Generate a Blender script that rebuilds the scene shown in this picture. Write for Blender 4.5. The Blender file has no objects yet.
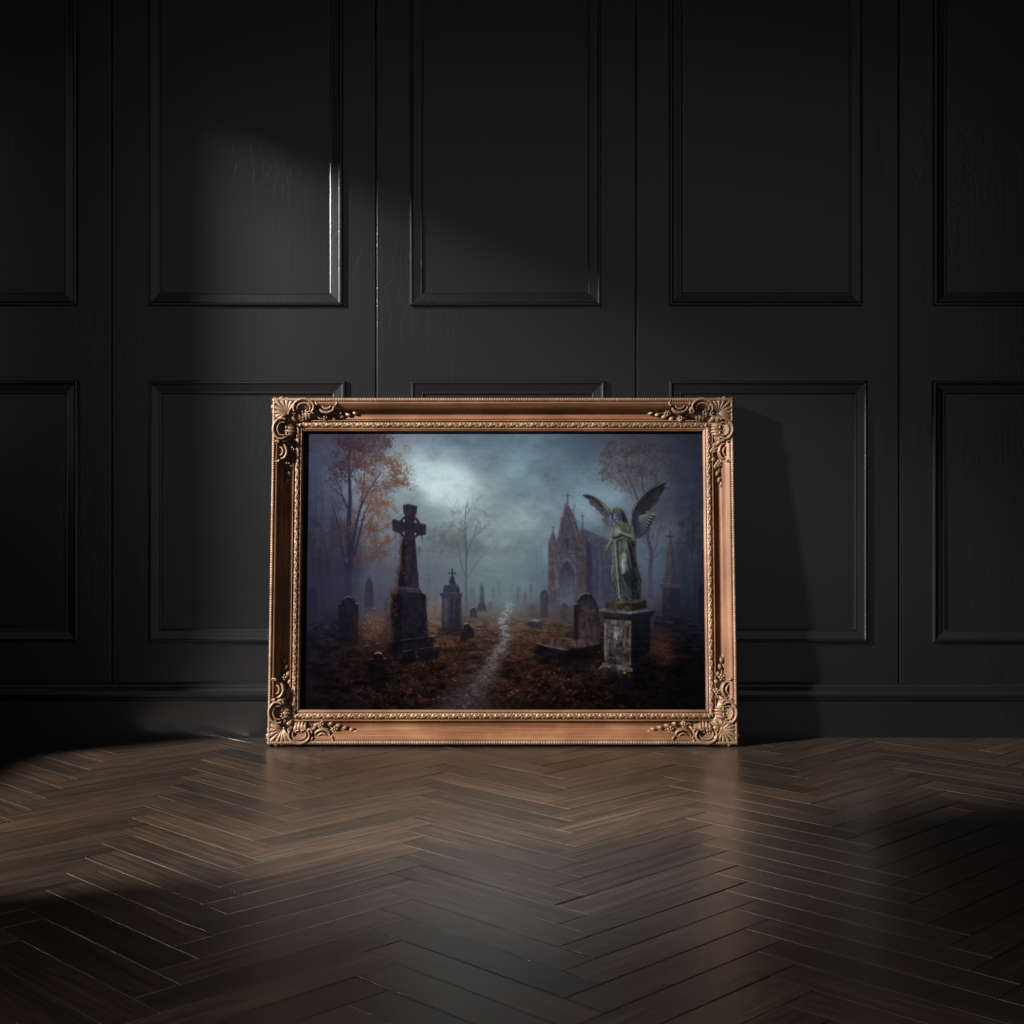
import bpy, bmesh, math, random
import numpy as np
from mathutils import Vector, Matrix
# ---------------------------------------------------------------- the oil painting (pigments computed here)
PX0, PY0, PW, PH, PS = 304.0, 431.0, 404.0, 280.0, 3.0
GW, GH = int(PW*PS), int(PH*PS)
BG = """
436|312:60,62,80|330:62,63,80|345:62,52,66|370:66,60,76|400:100,108,125|430:98,112,128|460:95,110,128|490:82,97,115|520:86,106,121|550:78,95,111|580:70,84,101|610:64,74,90|640:60,58,70|670:48,52,66|695:40,44,58
455|312:58,60,78|330:70,78,98|360:100,110,126|400:120,135,145|420:128,148,158|450:132,154,164|480:112,132,146|500:98,122,138|520:103,130,143|545:92,112,128|570:86,104,119|590:72,86,102|620:80,80,92|650:72,74,88|680:48,52,66|700:38,42,56
475|312:52,54,72|335:80,90,110|365:125,140,150|400:140,160,168|420:160,184,192|440:170,196,204|465:166,190,198|480:125,146,156|500:122,145,155|525:108,138,148|550:92,115,130|575:98,126,142|600:102,127,142|625:93,99,112|655:76,82,96|680:50,54,68|700:38,42,56
495|312:50,52,70|335:70,78,98|365:120,135,145|400:122,140,150|430:165,188,195|450:184,206,210|470:164,188,194|490:148,171,178|510:112,135,146|530:118,140,148|555:100,122,136|580:106,132,147|610:110,135,148|640:96,106,121|665:68,76,92|685:54,60,76|700:42,46,60
515|312:48,50,66|335:62,68,86|365:112,124,134|400:105,120,130|430:128,146,152|455:150,170,176|480:147,166,172|500:120,140,148|525:128,148,155|545:115,136,146|590:110,134,146|620:96,112,126|660:72,80,94|685:60,68,84|700:46,50,64
535|312:46,48,64|340:54,58,76|385:100,112,122|430:110,128,136|450:116,128,134|475:120,136,140|500:125,142,148|520:122,142,150|545:108,128,140|600:90,108,122|655:86,96,110|670:76,88,104|700:48,54,68
555|312:44,46,62|340:48,50,68|390:85,92,104|425:95,112,122|445:100,110,119|465:98,115,123|490:112,130,136|510:118,136,144|535:102,122,134|600:62,68,86|645:80,94,110|680:68,80,96|700:44,50,64
575|312:42,42,60|340:44,44,62|385:72,76,92|430:88,102,114|450:90,100,112|480:98,116,126|500:105,122,132|520:108,126,136|540:88,104,116|605:58,62,82|645:74,86,104|680:56,66,82|700:36,42,56
590|312:38,38,56|340:40,40,56|380:66,70,86|430:85,95,108|460:92,104,114|490:96,112,122|510:100,116,126|530:92,106,118|545:80,92,106|600:56,62,78|645:64,72,88|690:40,46,60
600|312:36,36,52|340:36,36,52|375:58,60,74|430:95,92,98|460:90,92,98|490:92,104,112|510:96,110,118|535:82,90,100|580:60,66,80|645:62,64,78|690:34,40,54
612|312:32,32,46|340:34,32,46|370:60,58,66|430:104,92,86|460:84,76,76|490:88,84,84|510:98,104,108|530:78,68,66|560:68,64,66|590:58,58,66|650:50,46,54|690:26,30,42
625|312:26,26,38|340:28,26,38|370:66,56,56|430:88,74,66|460:70,57,52|490:76,62,56|520:72,58,53|550:70,58,54|580:62,52,50|600:44,38,38|650:34,30,36|690:20,22,32
640|312:22,20,30|340:24,20,28|365:44,32,30|430:60,44,40|460:58,42,36|490:66,50,44|520:66,48,40|545:70,52,42|570:56,42,36|600:32,26,26|655:44,34,32|690:16,16,24
655|312:20,18,26|340:24,18,22|365:26,18,20|400:20,16,18|430:36,24,21|460:42,28,25|490:54,42,40|520:54,37,30|550:50,36,28|580:36,26,24|600:26,20,20|660:40,24,20|690:14,14,18
675|312:18,16,22|340:20,14,18|380:18,14,16|420:27,19,17|450:34,23,20|480:54,45,46|510:42,27,22|540:36,24,21|570:28,20,18|600:22,15,14|650:24,18,18|690:10,10,14
695|312:16,14,18|340:16,12,16|380:16,13,15|420:22,16,15|450:36,29,30|480:42,35,38|510:28,18,17|540:22,15,14|580:19,13,12|620:14,11,11|660:12,10,10|690:8,8,11
709|312:15,13,17|380:14,12,14|450:28,24,26|480:30,26,29|540:18,13,13|620:11,9,9|690:7,7,9
"""
def paint_canvas():
    rng = np.random.default_rng(11)
    yy, xx = np.mgrid[0:GH, 0:GW].astype(np.float32)
    X, Y = PX0+(xx+.5)/PS, PY0+(yy+.5)/PS

    def up(a, h, w):                                            # smooth resize of a small grid
        ys = np.linspace(0, a.shape[0]-1.001, h); xs = np.linspace(0, a.shape[1]-1.001, w)
        y0 = ys.astype(int); x0 = xs.astype(int)
        fy = ys-y0; fx = xs-x0
        fy = fy*fy*(3-2*fy); fx = fx*fx*(3-2*fx)
        if a.ndim == 3: fy = fy[:, None, None]; fx = fx[None, :, None]
        else: fy = fy[:, None]; fx = fx[None, :]
        r0 = a[y0][:, x0]*(1-fx)+a[y0][:, x0+1]*fx
        r1 = a[y0+1][:, x0]*(1-fx)+a[y0+1][:, x0+1]*fx
        return r0*(1-fy)+r1*fy

    def noise(cx, cy, octs=4, gain=.55):                        # cell size in photo pixels; about -1..1
        out = np.zeros((GH, GW), np.float32); amp = 1.; tot = 0
        for o in range(octs):
            g = rng.random((int(PH/cy)+3, int(PW/cx)+3))*2-1
            out += amp*up(g, GH, GW); tot += amp*.6
            amp *= gain; cx = max(cx/2, .7); cy = max(cy/2, .7)
        return out/tot

    def blur1(m, r):
        r = int(round(r*PS))
        if r < 1: return m
        for ax in (0, 1):
            for _ in range(2):
                p = np.pad(m, [(r+1, r) if a == ax else (0, 0) for a in range(m.ndim)], mode='edge')
                c = np.cumsum(p, axis=ax, dtype=np.float64)
                n = m.shape[ax]
                if ax == 0: m = ((c[2*r+1:2*r+1+n]-c[:n])/(2*r+1)).astype(np.float32)
                else: m = ((c[:, 2*r+1:2*r+1+n]-c[:, :n])/(2*r+1)).astype(np.float32)
        return m

    # background: scattered colour notes blended together
    P, Cc = [], []
    for row in BG.strip().split('\n'):
        f = row.split('|'); y = float(f[0])
        for e in f[1:]:
            x, c = e.split(':'); P.append((float(x), y)); Cc.append([float(k)/255 for k in c.split(',')])
    P = np.array(P); Cc = np.array(Cc)
    sh, sw = 70, 101
    sy, sx = np.mgrid[0:sh, 0:sw]
    sx = PX0+sx*PW/(sw-1); sy = PY0+sy*PH/(sh-1)
    d2 = ((sx[..., None]-P[:, 0])/1.35)**2+(sy[..., None]-P[:, 1])**2
    w = np.exp(-d2/(2*8.5**2))+1e-9/(1+d2)
    img = up((w@Cc)/w.sum(-1, keepdims=True), GH, GW).astype(np.float32)

    def over(m, col, sl=None):
        nonlocal img
        v = img if sl is None else img[sl]
        col = np.asarray(col, np.float32)
        if col.ndim == 1: col = col/255.
        v += m[..., None]*(col-v)

    def box(x0, y0, x1, y1, pad=2):
        i0 = max(0, int((x0-PX0-pad)*PS)); i1 = min(GW, int((x1-PX0+pad)*PS)+1)
        j0 = max(0, int((y0-PY0-pad)*PS)); j1 = min(GH, int((y1-PY0+pad)*PS)+1)
        return (slice(j0, max(j0, j1)), slice(i0, max(i0, i1)))

    def poly(pts, col, soft=.35, alpha=1., tex=0., col2=None, grain=(1.5, 4), fade=None):
        """filled shape; col2 = colour at its foot; fade = (y where it starts sinking into the mist, y where it has gone)"""
        pts = np.array(pts, float)
        sl = box(pts[:, 0].min(), pts[:, 1].min(), pts[:, 0].max(), pts[:, 1].max(), 2+3*soft)
        x, y = X[sl], Y[sl]
        if x.size == 0: return
        ins = np.zeros(x.shape, bool)
        for (xa, ya), (xb, yb) in zip(pts, np.roll(pts, -1, 0)):
            if ya == yb: continue
            ins ^= ((ya > y) != (yb > y)) & (x < (xb-xa)*(y-ya)/(yb-ya)+xa)
        m = blur1(ins.astype(np.float32), soft)*alpha
        c = np.broadcast_to(np.array(col, np.float32)/255, x.shape+(3,)).copy()
        if col2 is not None:
            t = np.clip((y-pts[:, 1].min())/(np.ptp(pts[:, 1])+1e-6), 0, 1)[..., None]
            c = c*(1-t)+t*np.array(col2, np.float32)/255
        if tex:
            c *= np.clip(1+tex*TEX[sl]+tex*.6*STR[sl], .2, 2.5)[..., None]
        if fade is not None:
            m = m*np.clip((fade[1]-y)/(fade[1]-fade[0]), 0, 1)
        over(m, c, sl)

    def line(pts, wd, col, alpha=1., soft=.45):
        """brush stroke along pts, wd = width (start, end)"""
        pts = np.array(pts, float)
        if not hasattr(wd, '__len__'): wd = (wd, wd)
        L = np.r_[0, np.cumsum(np.hypot(*np.diff(pts, axis=0).T))]; L /= L[-1]+1e-9
        R = (wd[0]+(wd[1]-wd[0])*L)/2
        sl = box(pts[:, 0].min(), pts[:, 1].min(), pts[:, 0].max(), pts[:, 1].max(), max(wd)+1)
        x, y = X[sl], Y[sl]
        if x.size == 0: return
        best = np.zeros(x.shape, np.float32)
        for k in range(len(pts)-1):
            a, b = pts[k], pts[k+1]; d = b-a
            t = np.clip(((x-a[0])*d[0]+(y-a[1])*d[1])/(d@d+1e-9), 0, 1)
            dist = np.hypot(x-a[0]-t*d[0], y-a[1]-t*d[1])
            r = R[k]+(R[k+1]-R[k])*t
            best = np.maximum(best, np.clip((r-dist)/soft+.5, 0, 1))
        over(best*alpha, col, sl)

    def dab(x, y, rx, ry, ang, col, alpha=1.):
        r = max(rx, ry)
        sl = box(x-r, y-r, x+r, y+r, .6)
        u, v = X[sl]-x, Y[sl]-y
        if u.size == 0: return
        c, s = np.cos(ang), np.sin(ang)
        q = np.sqrt(((u*c+v*s)/rx)**2+((v*c-u*s)/ry)**2)
        over(np.clip((1.2-q)/.7, 0, 1)*alpha, col, sl)

    def leaves(cx, cy, rx, ry, n, col, size=1., var=18, alpha=.8):
        k = 2.9 if size < 1.6 else 1.
        if size < 1.6 and n >= 70 and rx >= 5:                                      # soft mass behind the single leaves
            sl = box(cx-1.6*rx, cy-1.6*ry, cx+1.6*rx, cy+1.6*ry)
            q = ((X[sl]-cx)/rx)**2+((Y[sl]-cy)/ry)**2
            over(np.exp(-q*1.1)*np.clip(.42+.9*TEX[sl]+.5*cl2[sl], 0, .8)*min(1, n/130), np.array(col)*.80, sl)
        sub = rng.normal(0, .6, (max(4, n//8), 2))                 # leaves hang in sprays
        for _ in range(int(n*k)):
            a = rng.random()*6.283; r = np.sqrt(rng.random())
            if rng.random() < .3: r *= 1.25
            c = np.array(col)*.84; c = c*.74+.26*c.mean()+rng.normal(0, var*.5)+rng.normal(0, var*.08, 3)
            s = size*(.35+.6*rng.random())
            if size < 1.6 and n > 30:
                q = sub[rng.integers(len(sub))]+rng.normal(0, .26, 2); r = np.hypot(*q); a = np.arctan2(q[1], q[0])
            if size > 1.6: s = size*(.5+.8*rng.random())
            dab(cx+rx*r*np.cos(a), cy+ry*r*np.sin(a), s, s*(.45+.4*rng.random()), rng.random()*3.14, np.clip(c, 0, 255), alpha*(.6+.4*rng.random()))

    def twigs(x, y, ang, ln, wd, depth, col, alpha, spread=.5):
        if depth == 0 or ln < 1.5: return
        pts = [(x, y)]; a = ang
        for _ in range(3):
            a += rng.normal(0, .12); x += np.cos(a)*ln/3; y -= np.sin(a)*ln/3; pts.append((x, y))
        line(pts, (wd, wd*.6), col, alpha, .4)
        for k in range(2 if rng.random() < .75 else 3):
            twigs(x, y, a+rng.normal(0, spread), ln*(.6+.25*rng.random()), wd*.6, depth-1, col, alpha*.92, spread)

    TEX = noise(3, 3, 3)
    cl2 = noise(15, 10, 4, .6)
    STR = noise(1.6, 14, 3)
    # clouds and mist
    cl = noise(42, 26, 5, .6)
    skyw = np.clip((612-Y)/70, 0, 1)
    img *= (1+skyw*(.12*cl+.07*cl2))[..., None]
    over(np.exp(-(((X-451)/3.2)**2+((Y-497)/2.6)**2))*.55, (226, 214, 196))
    for (x, y, rx, ry, c, a) in ((480, 462, 26, 13, (104, 122, 134), .4), (484, 474, 14, 12, (112, 130, 140), .4), (560, 452, 22, 12, (78, 96, 112), .35), (585, 450, 16, 14, (64, 78, 96), .45),
                                (520, 486, 16, 10, (96, 118, 130), .35), (432, 492, 12, 16, (132, 152, 160), .0), (412, 500, 14, 9, (104, 120, 130), .35), (435, 512, 15, 8, (112, 128, 132), .45), (500, 498, 14, 12, (106, 128, 140), .35),
                                (438, 474, 24, 14, (176, 202, 210), .55), (454, 488, 22, 13, (190, 212, 216), .6), (490, 487, 12, 6, (160, 182, 190), .35), (425, 468, 8, 6, (168, 192, 200), .35)):
        q = np.exp(-(((X-x)/rx)**2+((Y-y)/ry)**2)**1.3)
        over(q*a*np.clip(.85+.8*cl2, 0, 1.6), c)
    over(np.exp(-(((X-450)/27)**2+((Y-481)/20)**2)**1.2)*.34*np.clip(1+.6*cl2, 0, 1.6), (182, 208, 216))
    # dim woods at both sides
    st = noise(5, 60, 4)
    for x0, wdt, c, a in ((312, 26, (34, 32, 48), .75), (700, 22, (28, 32, 46), .8), (322, 40, (40, 38, 54), .35)):
        mm = np.exp(-((X-x0)/wdt)**2)*np.clip((Y-455)/120, 0, 1)*np.clip((640-Y)/40, 0, 1)
        over(np.clip(mm*a*(.6+.8*st), 0, 1), c)
    for x0, t, a in ((326, 520, .5), (334, 500, .45), (318, 530, .4), (692, 500, .5), (684, 520, .35), (698, 480, .5), (429, 540, .3), (541, 545, .28), (537, 552, .2), (497, 570, .25), (506, 573, .22), (515, 572, .2), (338, 545, .4)):
        line([(x0, t), (x0+rng.normal(0, 1), (t+605)/2), (x0+rng.normal(0, 1), 608)], (.8, 2.4), (44, 46, 62) if not 420 < x0 < 550 else (76, 92, 104), a, .8)
    leaves(693, 528, 13, 24, 120, (40, 44, 58), 3.2, 8, .25); leaves(690, 560, 14, 20, 60, (44, 52, 66), 3.2, 6, .2); leaves(318, 560, 12, 40, 80, (38, 38, 54), 3.4, 6, .25)

    # pale birch in the middle distance
    leaves(470, 520, 22, 12, 90, (112, 124, 124), 2.6, 6, .25); leaves(452, 535, 18, 12, 90, (104, 108, 110), 2.8, 6, .3); leaves(484, 540, 18, 14, 50, (104, 118, 122), 2.5, 6, .2); leaves(440, 545, 16, 12, 60, (98, 100, 106), 2.6, 6, .25)
    for p, w_, a in (([(467, 608), (466.5, 580), (467, 555), (466, 530), (466.5, 510), (468, 502)], (3.4, .7), .75), ([(466, 576), (462, 566), (460, 552), (457, 540)], (1.8, .6), .6), ([(467, 556), (471, 544), (475, 535), (478, 524)], (1.6, .5), .6),
                     ([(467, 580), (473, 570), (480, 560), (486, 552)], (1.2, .4), .45), ([(474, 537), (480, 533), (488, 529)], (.8, .3), .45), ([(466, 540), (463, 528), (461, 520)], (.8, .3), .4)):
        line(p, w_, (66, 78, 88), a, .5)
    for k in range(26):
        x, y = 467+rng.normal(0, 2), 515+rng.random()*60
        twigs(x, y, 1.57+rng.choice([-1, 1])*(.4+.5*rng.random()), 9+8*rng.random(), .7, 3, (84, 98, 106), .38)
    line([(466, 528), (467.5, 514), (470, 506)], (.7, .4), (168, 180, 180), .5)

    # red tree behind the angel
    for (x, y, rx, ry, n, c) in ((632, 445, 24, 10, 150, (69, 59, 69)), (612, 462, 12, 14, 130, (80, 66, 73)), (622, 474, 20, 12, 190, (82, 70, 77)), (645, 458, 22, 16, 170, (70, 58, 68)), (608, 452, 7, 7, 45, (84, 66, 70)), (606, 470, 7, 9, 50, (82, 70, 77)),
                                (664, 470, 14, 18, 120, (60, 52, 64)), (664, 452, 12, 10, 60, (72, 50, 56)), (652, 520, 14, 16, 60, (72, 66, 78)), (630, 484, 14, 8, 70, (84, 72, 80)), (650, 537, 8, 8, 40, (82, 64, 70)), (628, 452, 9, 5, 50, (80, 63, 68)), (642, 446, 8, 5, 40, (72, 57, 66))):
        leaves(x, y, rx, ry, n, c, 1.9, 12, .34)
    for p, w_, a in (([(652, 606), (651, 575), (652, 552), (648, 535), (643, 515), (637, 496), (632, 484), (628, 474)], (6, 1), .75), ([(652, 560), (657, 545), (662, 520), (658, 505)], (2.5, .8), .4), ([(645, 505), (643, 480), (640, 463), (637, 448)], (1.8, .7), .8),
                     ([(651, 562), (659, 554), (664, 548)], (1.6, .6), .6), ([(650, 562), (643, 557), (638, 554)], (1.3, .5), .5), ([(660, 500), (657, 480), (654, 462)], (1.2, .4), .45), ([(636, 498), (628, 490), (622, 484)], (.9, .3), .4), ([(652, 550), (648, 540), (650, 528)], (1.6, .6), .5)):
        line(p, w_, (58, 56, 74), a, .6)
    for k in range(22):
        x, y = 640+rng.normal(0, 9), 470+rng.random()*30
        twigs(x, y, 1.57+rng.normal(0, .55), 10+8*rng.random(), .6, 3, (58, 52, 64), .4)

    # the great autumn tree at the left
    tc = (34, 33, 50)
    for p, w_ in (([(349, 606), (349, 580), (350, 555), (349, 530), (351, 500), (350, 475), (349.5, 460), (352, 440)], (7.5, 1.6)), ([(351, 566), (353, 545), (358, 520), (362, 505), (369, 492), (376, 480), (382, 472)], (4.2, .9)),
                  ([(362, 505), (364, 488), (365.5, 472), (366, 462)], (1.8, .6)), ([(348, 508), (344, 498), (341, 488), (336, 478)], (1.8, .6)), ([(343, 496), (336, 490), (330, 484)], (1.1, .4)), ([(355, 555), (360, 535), (365, 515), (372, 498), (374, 490)], (2.6, .8)),
                  ([(347, 570), (342, 545), (338, 520), (333, 505)], (3.2, .7)), ([(351, 475), (356, 466), (358, 458)], (1.4, .5)), ([(371, 492), (377, 488), (384, 482)], (1, .4)), ([(350, 460), (345, 450), (342, 444)], (1, .4)), ([(358, 522), (366, 518), (374, 508)], (1, .4)), ([(372, 473), (376, 466), (378, 459)], (1, .4))):
        line(p, w_, tc, .88, .5)
    for k in range(70):
        x, y = 355+rng.normal(0, 13), 455+rng.random()*90
        twigs(x, y, 1.57-(x-352)*.03+rng.normal(0, .5), 7+6*rng.random(), .6, 3, (42, 38, 54), .7)
    for (x, y, rx, ry, n, c, s) in ((345, 440, 11, 8, 90, (66, 47, 61), 1.3), (357, 450, 13, 10, 190, (66, 47, 60), 1.3), (375, 444, 14, 9, 150, (76, 58, 68), 1.3), (388, 440, 9, 6, 60, (86, 66, 74), 1.2), (341, 474, 9, 7, 90, (58, 42, 57), 1.2), (332, 466, 8, 8, 35, (58, 50, 66), 1.1), (347, 462, 10, 8, 80, (66, 47, 60), 1.2),
                                    (362, 462, 11, 8, 170, (92, 62, 66), 1.1), (376, 458, 10, 7, 120, (96, 70, 74), 1.1), (393, 464, 9, 9, 150, (120, 86, 78), 1.1), (400, 472, 8, 8, 130, (122, 90, 80), 1.0), (403, 482, 9, 5, 110, (120, 88, 76), 1.0), (394, 478, 9, 6, 90, (120, 84, 74), 1.0), (400, 455, 6, 8, 45, (124, 92, 86), .9), (407, 448, 5, 5, 12, (112, 80, 76), .8), (411, 476, 6, 10, 28, (128, 92, 80), .75),
                                    (413, 487, 6, 4, 18, (128, 90, 76), .75), (374, 476, 9, 7, 80, (112, 78, 74), 1.0), (384, 486, 10, 6, 100, (110, 76, 72), 1.0), (365, 488, 7, 9, 110, (108, 76, 72), 1.0), (372, 499, 8, 7, 110, (122, 86, 76), 1.0), (382, 503, 9, 7, 130, (126, 88, 74), 1.0), (390, 508, 7, 6, 50, (122, 88, 76), .9), (357, 512, 5, 7, 40, (104, 70, 64), .9), (375, 515, 9, 7, 100, (116, 80, 70), 1.0), (386, 522, 8, 7, 90, (124, 84, 70), .95), (390, 534, 6, 6, 50, (124, 80, 64), .9), (385, 541, 8, 5, 60, (112, 74, 64), 1.0),
                                    (370, 532, 11, 10, 120, (98, 68, 64), 1.1), (377, 548, 12, 8, 100, (104, 72, 66), 1.1), (372, 560, 11, 8, 70, (92, 66, 64), 1.1), (386, 558, 8, 7, 40, (98, 72, 68), 1.0), (334, 532, 9, 9, 50, (66, 50, 62), 1.2), (346, 538, 8, 10, 50, (72, 50, 60), 1.1), (353, 528, 8, 10, 60, (84, 56, 60), 1.1), (330, 483, 5, 5, 18, (56, 46, 62), 1.0), (345, 505, 6, 6, 24, (76, 54, 62), 1.0), (338, 555, 8, 10, 30, (58, 44, 56), 1.1), (356, 552, 8, 9, 45, (78, 52, 58), 1.1)):
        leaves(x, y, rx, ry, n, c, s, 20, .78)
    # mist over the trunks
    over(np.clip(np.exp(-(((X-385)/34)**2+((Y-588)/22)**2))*.5*(1+.4*cl2), 0, 1), (72, 76, 92))
    over(np.clip(np.exp(-(((X-330)/22)**2+((Y-590)/20)**2))*.35, 0, 1), (44, 44, 62))
    over(np.clip(np.exp(-(((X-505)/50)**2+((Y-588)/16)**2))*.45*(1+.5*cl2), 0, 1), (108, 126, 136))
    over(np.clip(np.exp(-(((X-652)/16)**2+((Y-590)/18)**2))*.4, 0, 1), (72, 82, 100))

    # chapel
    poly([(583, 529), (590, 532), (611, 541), (625, 556), (625, 606), (584, 606)], (60, 62, 80), .7, .95, .10, (58, 64, 82))
    poly([(584, 529), (590, 532), (611, 541), (624, 556), (588, 558)], (76, 76, 88), .7, .7, .1, (60, 60, 76))
    poly([(585, 536), (592, 545), (594, 606), (585, 606)], (42, 40, 58), .9, .8, .1)
    for x in (597, 604, 610): poly([(x-1.6, 606), (x-1.6, 574), (x, 569), (x+1.6, 574), (x+1.6, 606)], (48, 50, 70), .8, .5)
    fc = (66, 64, 77)
    poly([(568, 500), (570, 506), (575, 516), (579, 527), (583, 541), (586, 560), (586, 604), (549, 604), (549, 545), (551, 538), (554, 530), (556, 538), (557, 544), (560, 528), (563, 516), (566, 506)], fc, .5, .96, .16, (68, 68, 80))
    poly([(579.5, 606), (579.5, 542), (581, 532), (583, 519), (585, 532), (587, 542), (587, 606)], (72, 70, 80), .5, .9, .15, (64, 62, 70))
    poly([(549.5, 606), (549.5, 548), (552, 538), (554, 530), (556, 538), (557.5, 548), (557.5, 606)], (74, 68, 76), .5, .9, .15, (74, 70, 78))
    poly([(568, 505), (577, 541), (581, 553), (557, 553), (560, 538)], (62, 60, 74), .6, .6, .15)
    line([(568, 508), (562, 530), (558, 546)], (1.6, 1.6), (76, 66, 73), .6, .6); line([(568.5, 508), (574, 526), (581, 546)], (1.6, 1.8), (74, 65, 73), .6, .6)
    line([(571, 516), (576, 532), (579, 544)], .9, (98, 92, 104), .5, .5); line([(566, 518), (562, 536)], .7, (60, 52, 66), .5, .5)
    poly([(566.3, 549), (566.3, 540), (567.6, 535), (569, 540), (569, 549)], (46, 50, 68), .4, .8); poly([(562.5, 549), (563, 543), (564, 541), (564.6, 549)], (54, 52, 70), .4, .5); poly([(571, 549), (571.5, 543), (573, 541), (573.6, 549)], (54, 52, 70), .4, .5)
    line([(557, 553), (580, 554.5)], 1., (56, 48, 60), .7, .5); line([(557, 551.6), (580, 553)], .6, (100, 92, 100), .5, .4); line([(550, 556), (557, 555)], .8, (60, 52, 62), .6)
    poly([(558, 604), (558, 572), (561, 565), (567.5, 557), (574, 565), (577.5, 572), (577.5, 604)], (96, 88, 94), .5, .55, .1)
    poly([(559.6, 604), (559.6, 573), (562, 566), (567.5, 560), (572.5, 566), (575.6, 573), (575.6, 604)], (58, 54, 66), .4, .8)
    poly([(560.8, 606), (560.8, 574), (563, 567), (567.5, 561.5), (572, 567), (574.6, 574), (574.6, 606)], (40, 46, 64), .5, .95, .08, (92, 104, 116))
    for x in (563.5, 566, 570): line([(x, 574), (x, 600)], .6, (50, 56, 74), .4, .5)
    for x in (552.3, 555, 582, 584.8, 577.5): line([(x, 556), (x, 602)], .6, (54, 48, 60), .55, .5)
    for (x, y, rx, ry, n, c) in ((551, 560, 2.5, 26, 110, (92, 74, 70)), (550.5, 590, 2, 12, 60, (98, 82, 76)), (583, 578, 3, 22, 130, (86, 66, 68)), (582, 590, 3, 10, 50, (104, 74, 68)), (562, 525, 2.6, 14, 50, (80, 68, 70)), (574, 522, 2.6, 14, 55, (80, 67, 70)), (566, 508, 2, 5, 30, (92, 66, 62)), (588, 556, 4, 10, 50, (66, 50, 58)), (580, 540, 3, 10, 40, (84, 60, 62))):
        leaves(x, y, rx, ry, n, c, .8, 14, .42)
    for x, y, h in ((568.3, 501, 9), (554, 531, 5), (583, 520, 6)):
        line([(x, y), (x, y-h)], .9, (58, 62, 78), .9, .3); line([(x-h*.27, y-h*.62), (x+h*.27, y-h*.62)], .9, (58, 62, 78), .9, .3)
    line([(574.5, 515), (574.5, 505)], .5, (80, 76, 90), .6)
    for k in range(4): line([(549+k*1.2-2, 606.5+k*2.6), (566, 606.5+k*2.6)], .8, (92, 90, 94), .4, .5)
    over(np.clip(np.exp(-(((X-580)/40)**2+((Y-604)/12)**2))*.4, 0, 1), (66, 72, 84))

    # ground: path first, then leaves
    def pathx(y):
        return np.interp(y, [600, 604, 609, 615, 622, 630, 640, 650, 660, 670, 680, 690, 700, 710], [505, 510, 512, 507, 502, 506, 506, 500, 494, 490, 484, 473, 466, 458])
    def pathw(y):
        return np.interp(y, [600, 604, 609, 615, 622, 630, 640, 650, 660, 670, 680, 690, 700, 710], [1.5, 7, 5, 4, 5, 6.5, 7.5, 9, 9, 11, 13, 17, 22, 28])
    pn = noise(7, 2.2, 4, .65); pn2 = noise(4, 1.5, 3, .7)
    pd = np.abs(X-pathx(Y)-3*pn)/pathw(Y)
    pm = np.clip(1.25-pd+.35*pn2, 0, 1)*np.clip((Y-600)/4, 0, 1)
    tt = np.clip((Y-602)/100, 0, 1)[..., None]
    pc = (np.array([118, 130, 138])*(1-tt)+np.array([66, 60, 66])*tt)/255*(1+.45*np.clip(pn2, -1, 1)[..., None])
    over(pm*(.78-.48*tt[..., 0]), pc.astype(np.float32))
    hl = np.clip((noise(3.5, 1.2, 3, .7)-.25)*2.5, 0, 1)*np.clip(.85-pd, 0, 1)*np.clip((Y-602)/6, 0, 1)
    tt2 = np.clip((Y-600)/110, 0, 1)
    over(blur1(hl.astype(np.float32), .35)*(.72-.25*tt2)*np.clip((Y-598)/26, .25, 1), (152, 166, 174))
    gn = noise(6, 1.8, 4, .7)
    gm = np.clip((Y-612)/14, 0, 1)*np.clip(1.15*pd-.6, 0, 1)
    img *= (1+gm*.42*gn)[..., None]
    # scattered leaf litter: density and colour follow the ground
    def litter(n, x0, x1, y0, y1, cols, smin, smax, alpha, keep=None):
        for _ in range(n):
            x = x0+(x1-x0)*rng.random(); y = y0+(y1-y0)*rng.random()**.9
            if keep and not keep(x, y): continue
            c = np.array(cols[rng.integers(len(cols))])*(.65+.6*rng.random())
            edge = np.exp(-(max(0, x-640)/22)**2)*np.exp(-(max(0, 372-x)/24)**2)
            s = smin+(smax-smin)*(y-612)/100
            s *= .6+.7*rng.random()
            dab(x, y, s, s*(.3+.25*rng.random()), rng.normal(0, .5), np.clip(c, 0, 255), alpha*(.5+.5*rng.random())*(.22+.78*edge))
    offp = lambda x, y: abs(x-pathx(y)) > pathw(y)*(.55+.5*rng.random())
    dk = [(30, 18, 16), (24, 16, 16), (44, 26, 20), (20, 14, 15)]
    md = [(92, 56, 38), (80, 46, 32), (104, 66, 44), (66, 40, 32), (110, 62, 36)]
    hi = [(138, 80, 44), (122, 68, 40), (150, 90, 52), (112, 56, 36)]
    litter(1100, 420, 600, 612, 640, [(96, 74, 62), (86, 64, 54), (72, 54, 48), (100, 76, 60)], .6, 1.2, .4, offp)
    litter(2600, 315, 690, 628, 709, dk, .8, 1.9, .75, offp)
    litter(1500, 335, 668, 636, 706, [(60, 34, 26), (52, 30, 24), (70, 42, 30), (46, 26, 22)], .9, 2., .7, offp)
    litter(1100, 400, 615, 630, 700, md, .6, 1.7, .5, offp)
    litter(200, 405, 610, 636, 698, hi, .5, 1.4, .55, offp)
    litter(90, 340, 400, 640, 700, [(84, 38, 30), (96, 48, 34), (70, 30, 26)], .9, 1.8, .6)
    litter(60, 655, 690, 640, 668, [(88, 46, 30), (70, 36, 26)], .9, 1.8, .6)
    litter(120, 470, 520, 640, 706, [(30, 22, 24), (38, 26, 24), (60, 38, 30)], .8, 1.8, .8)
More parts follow.
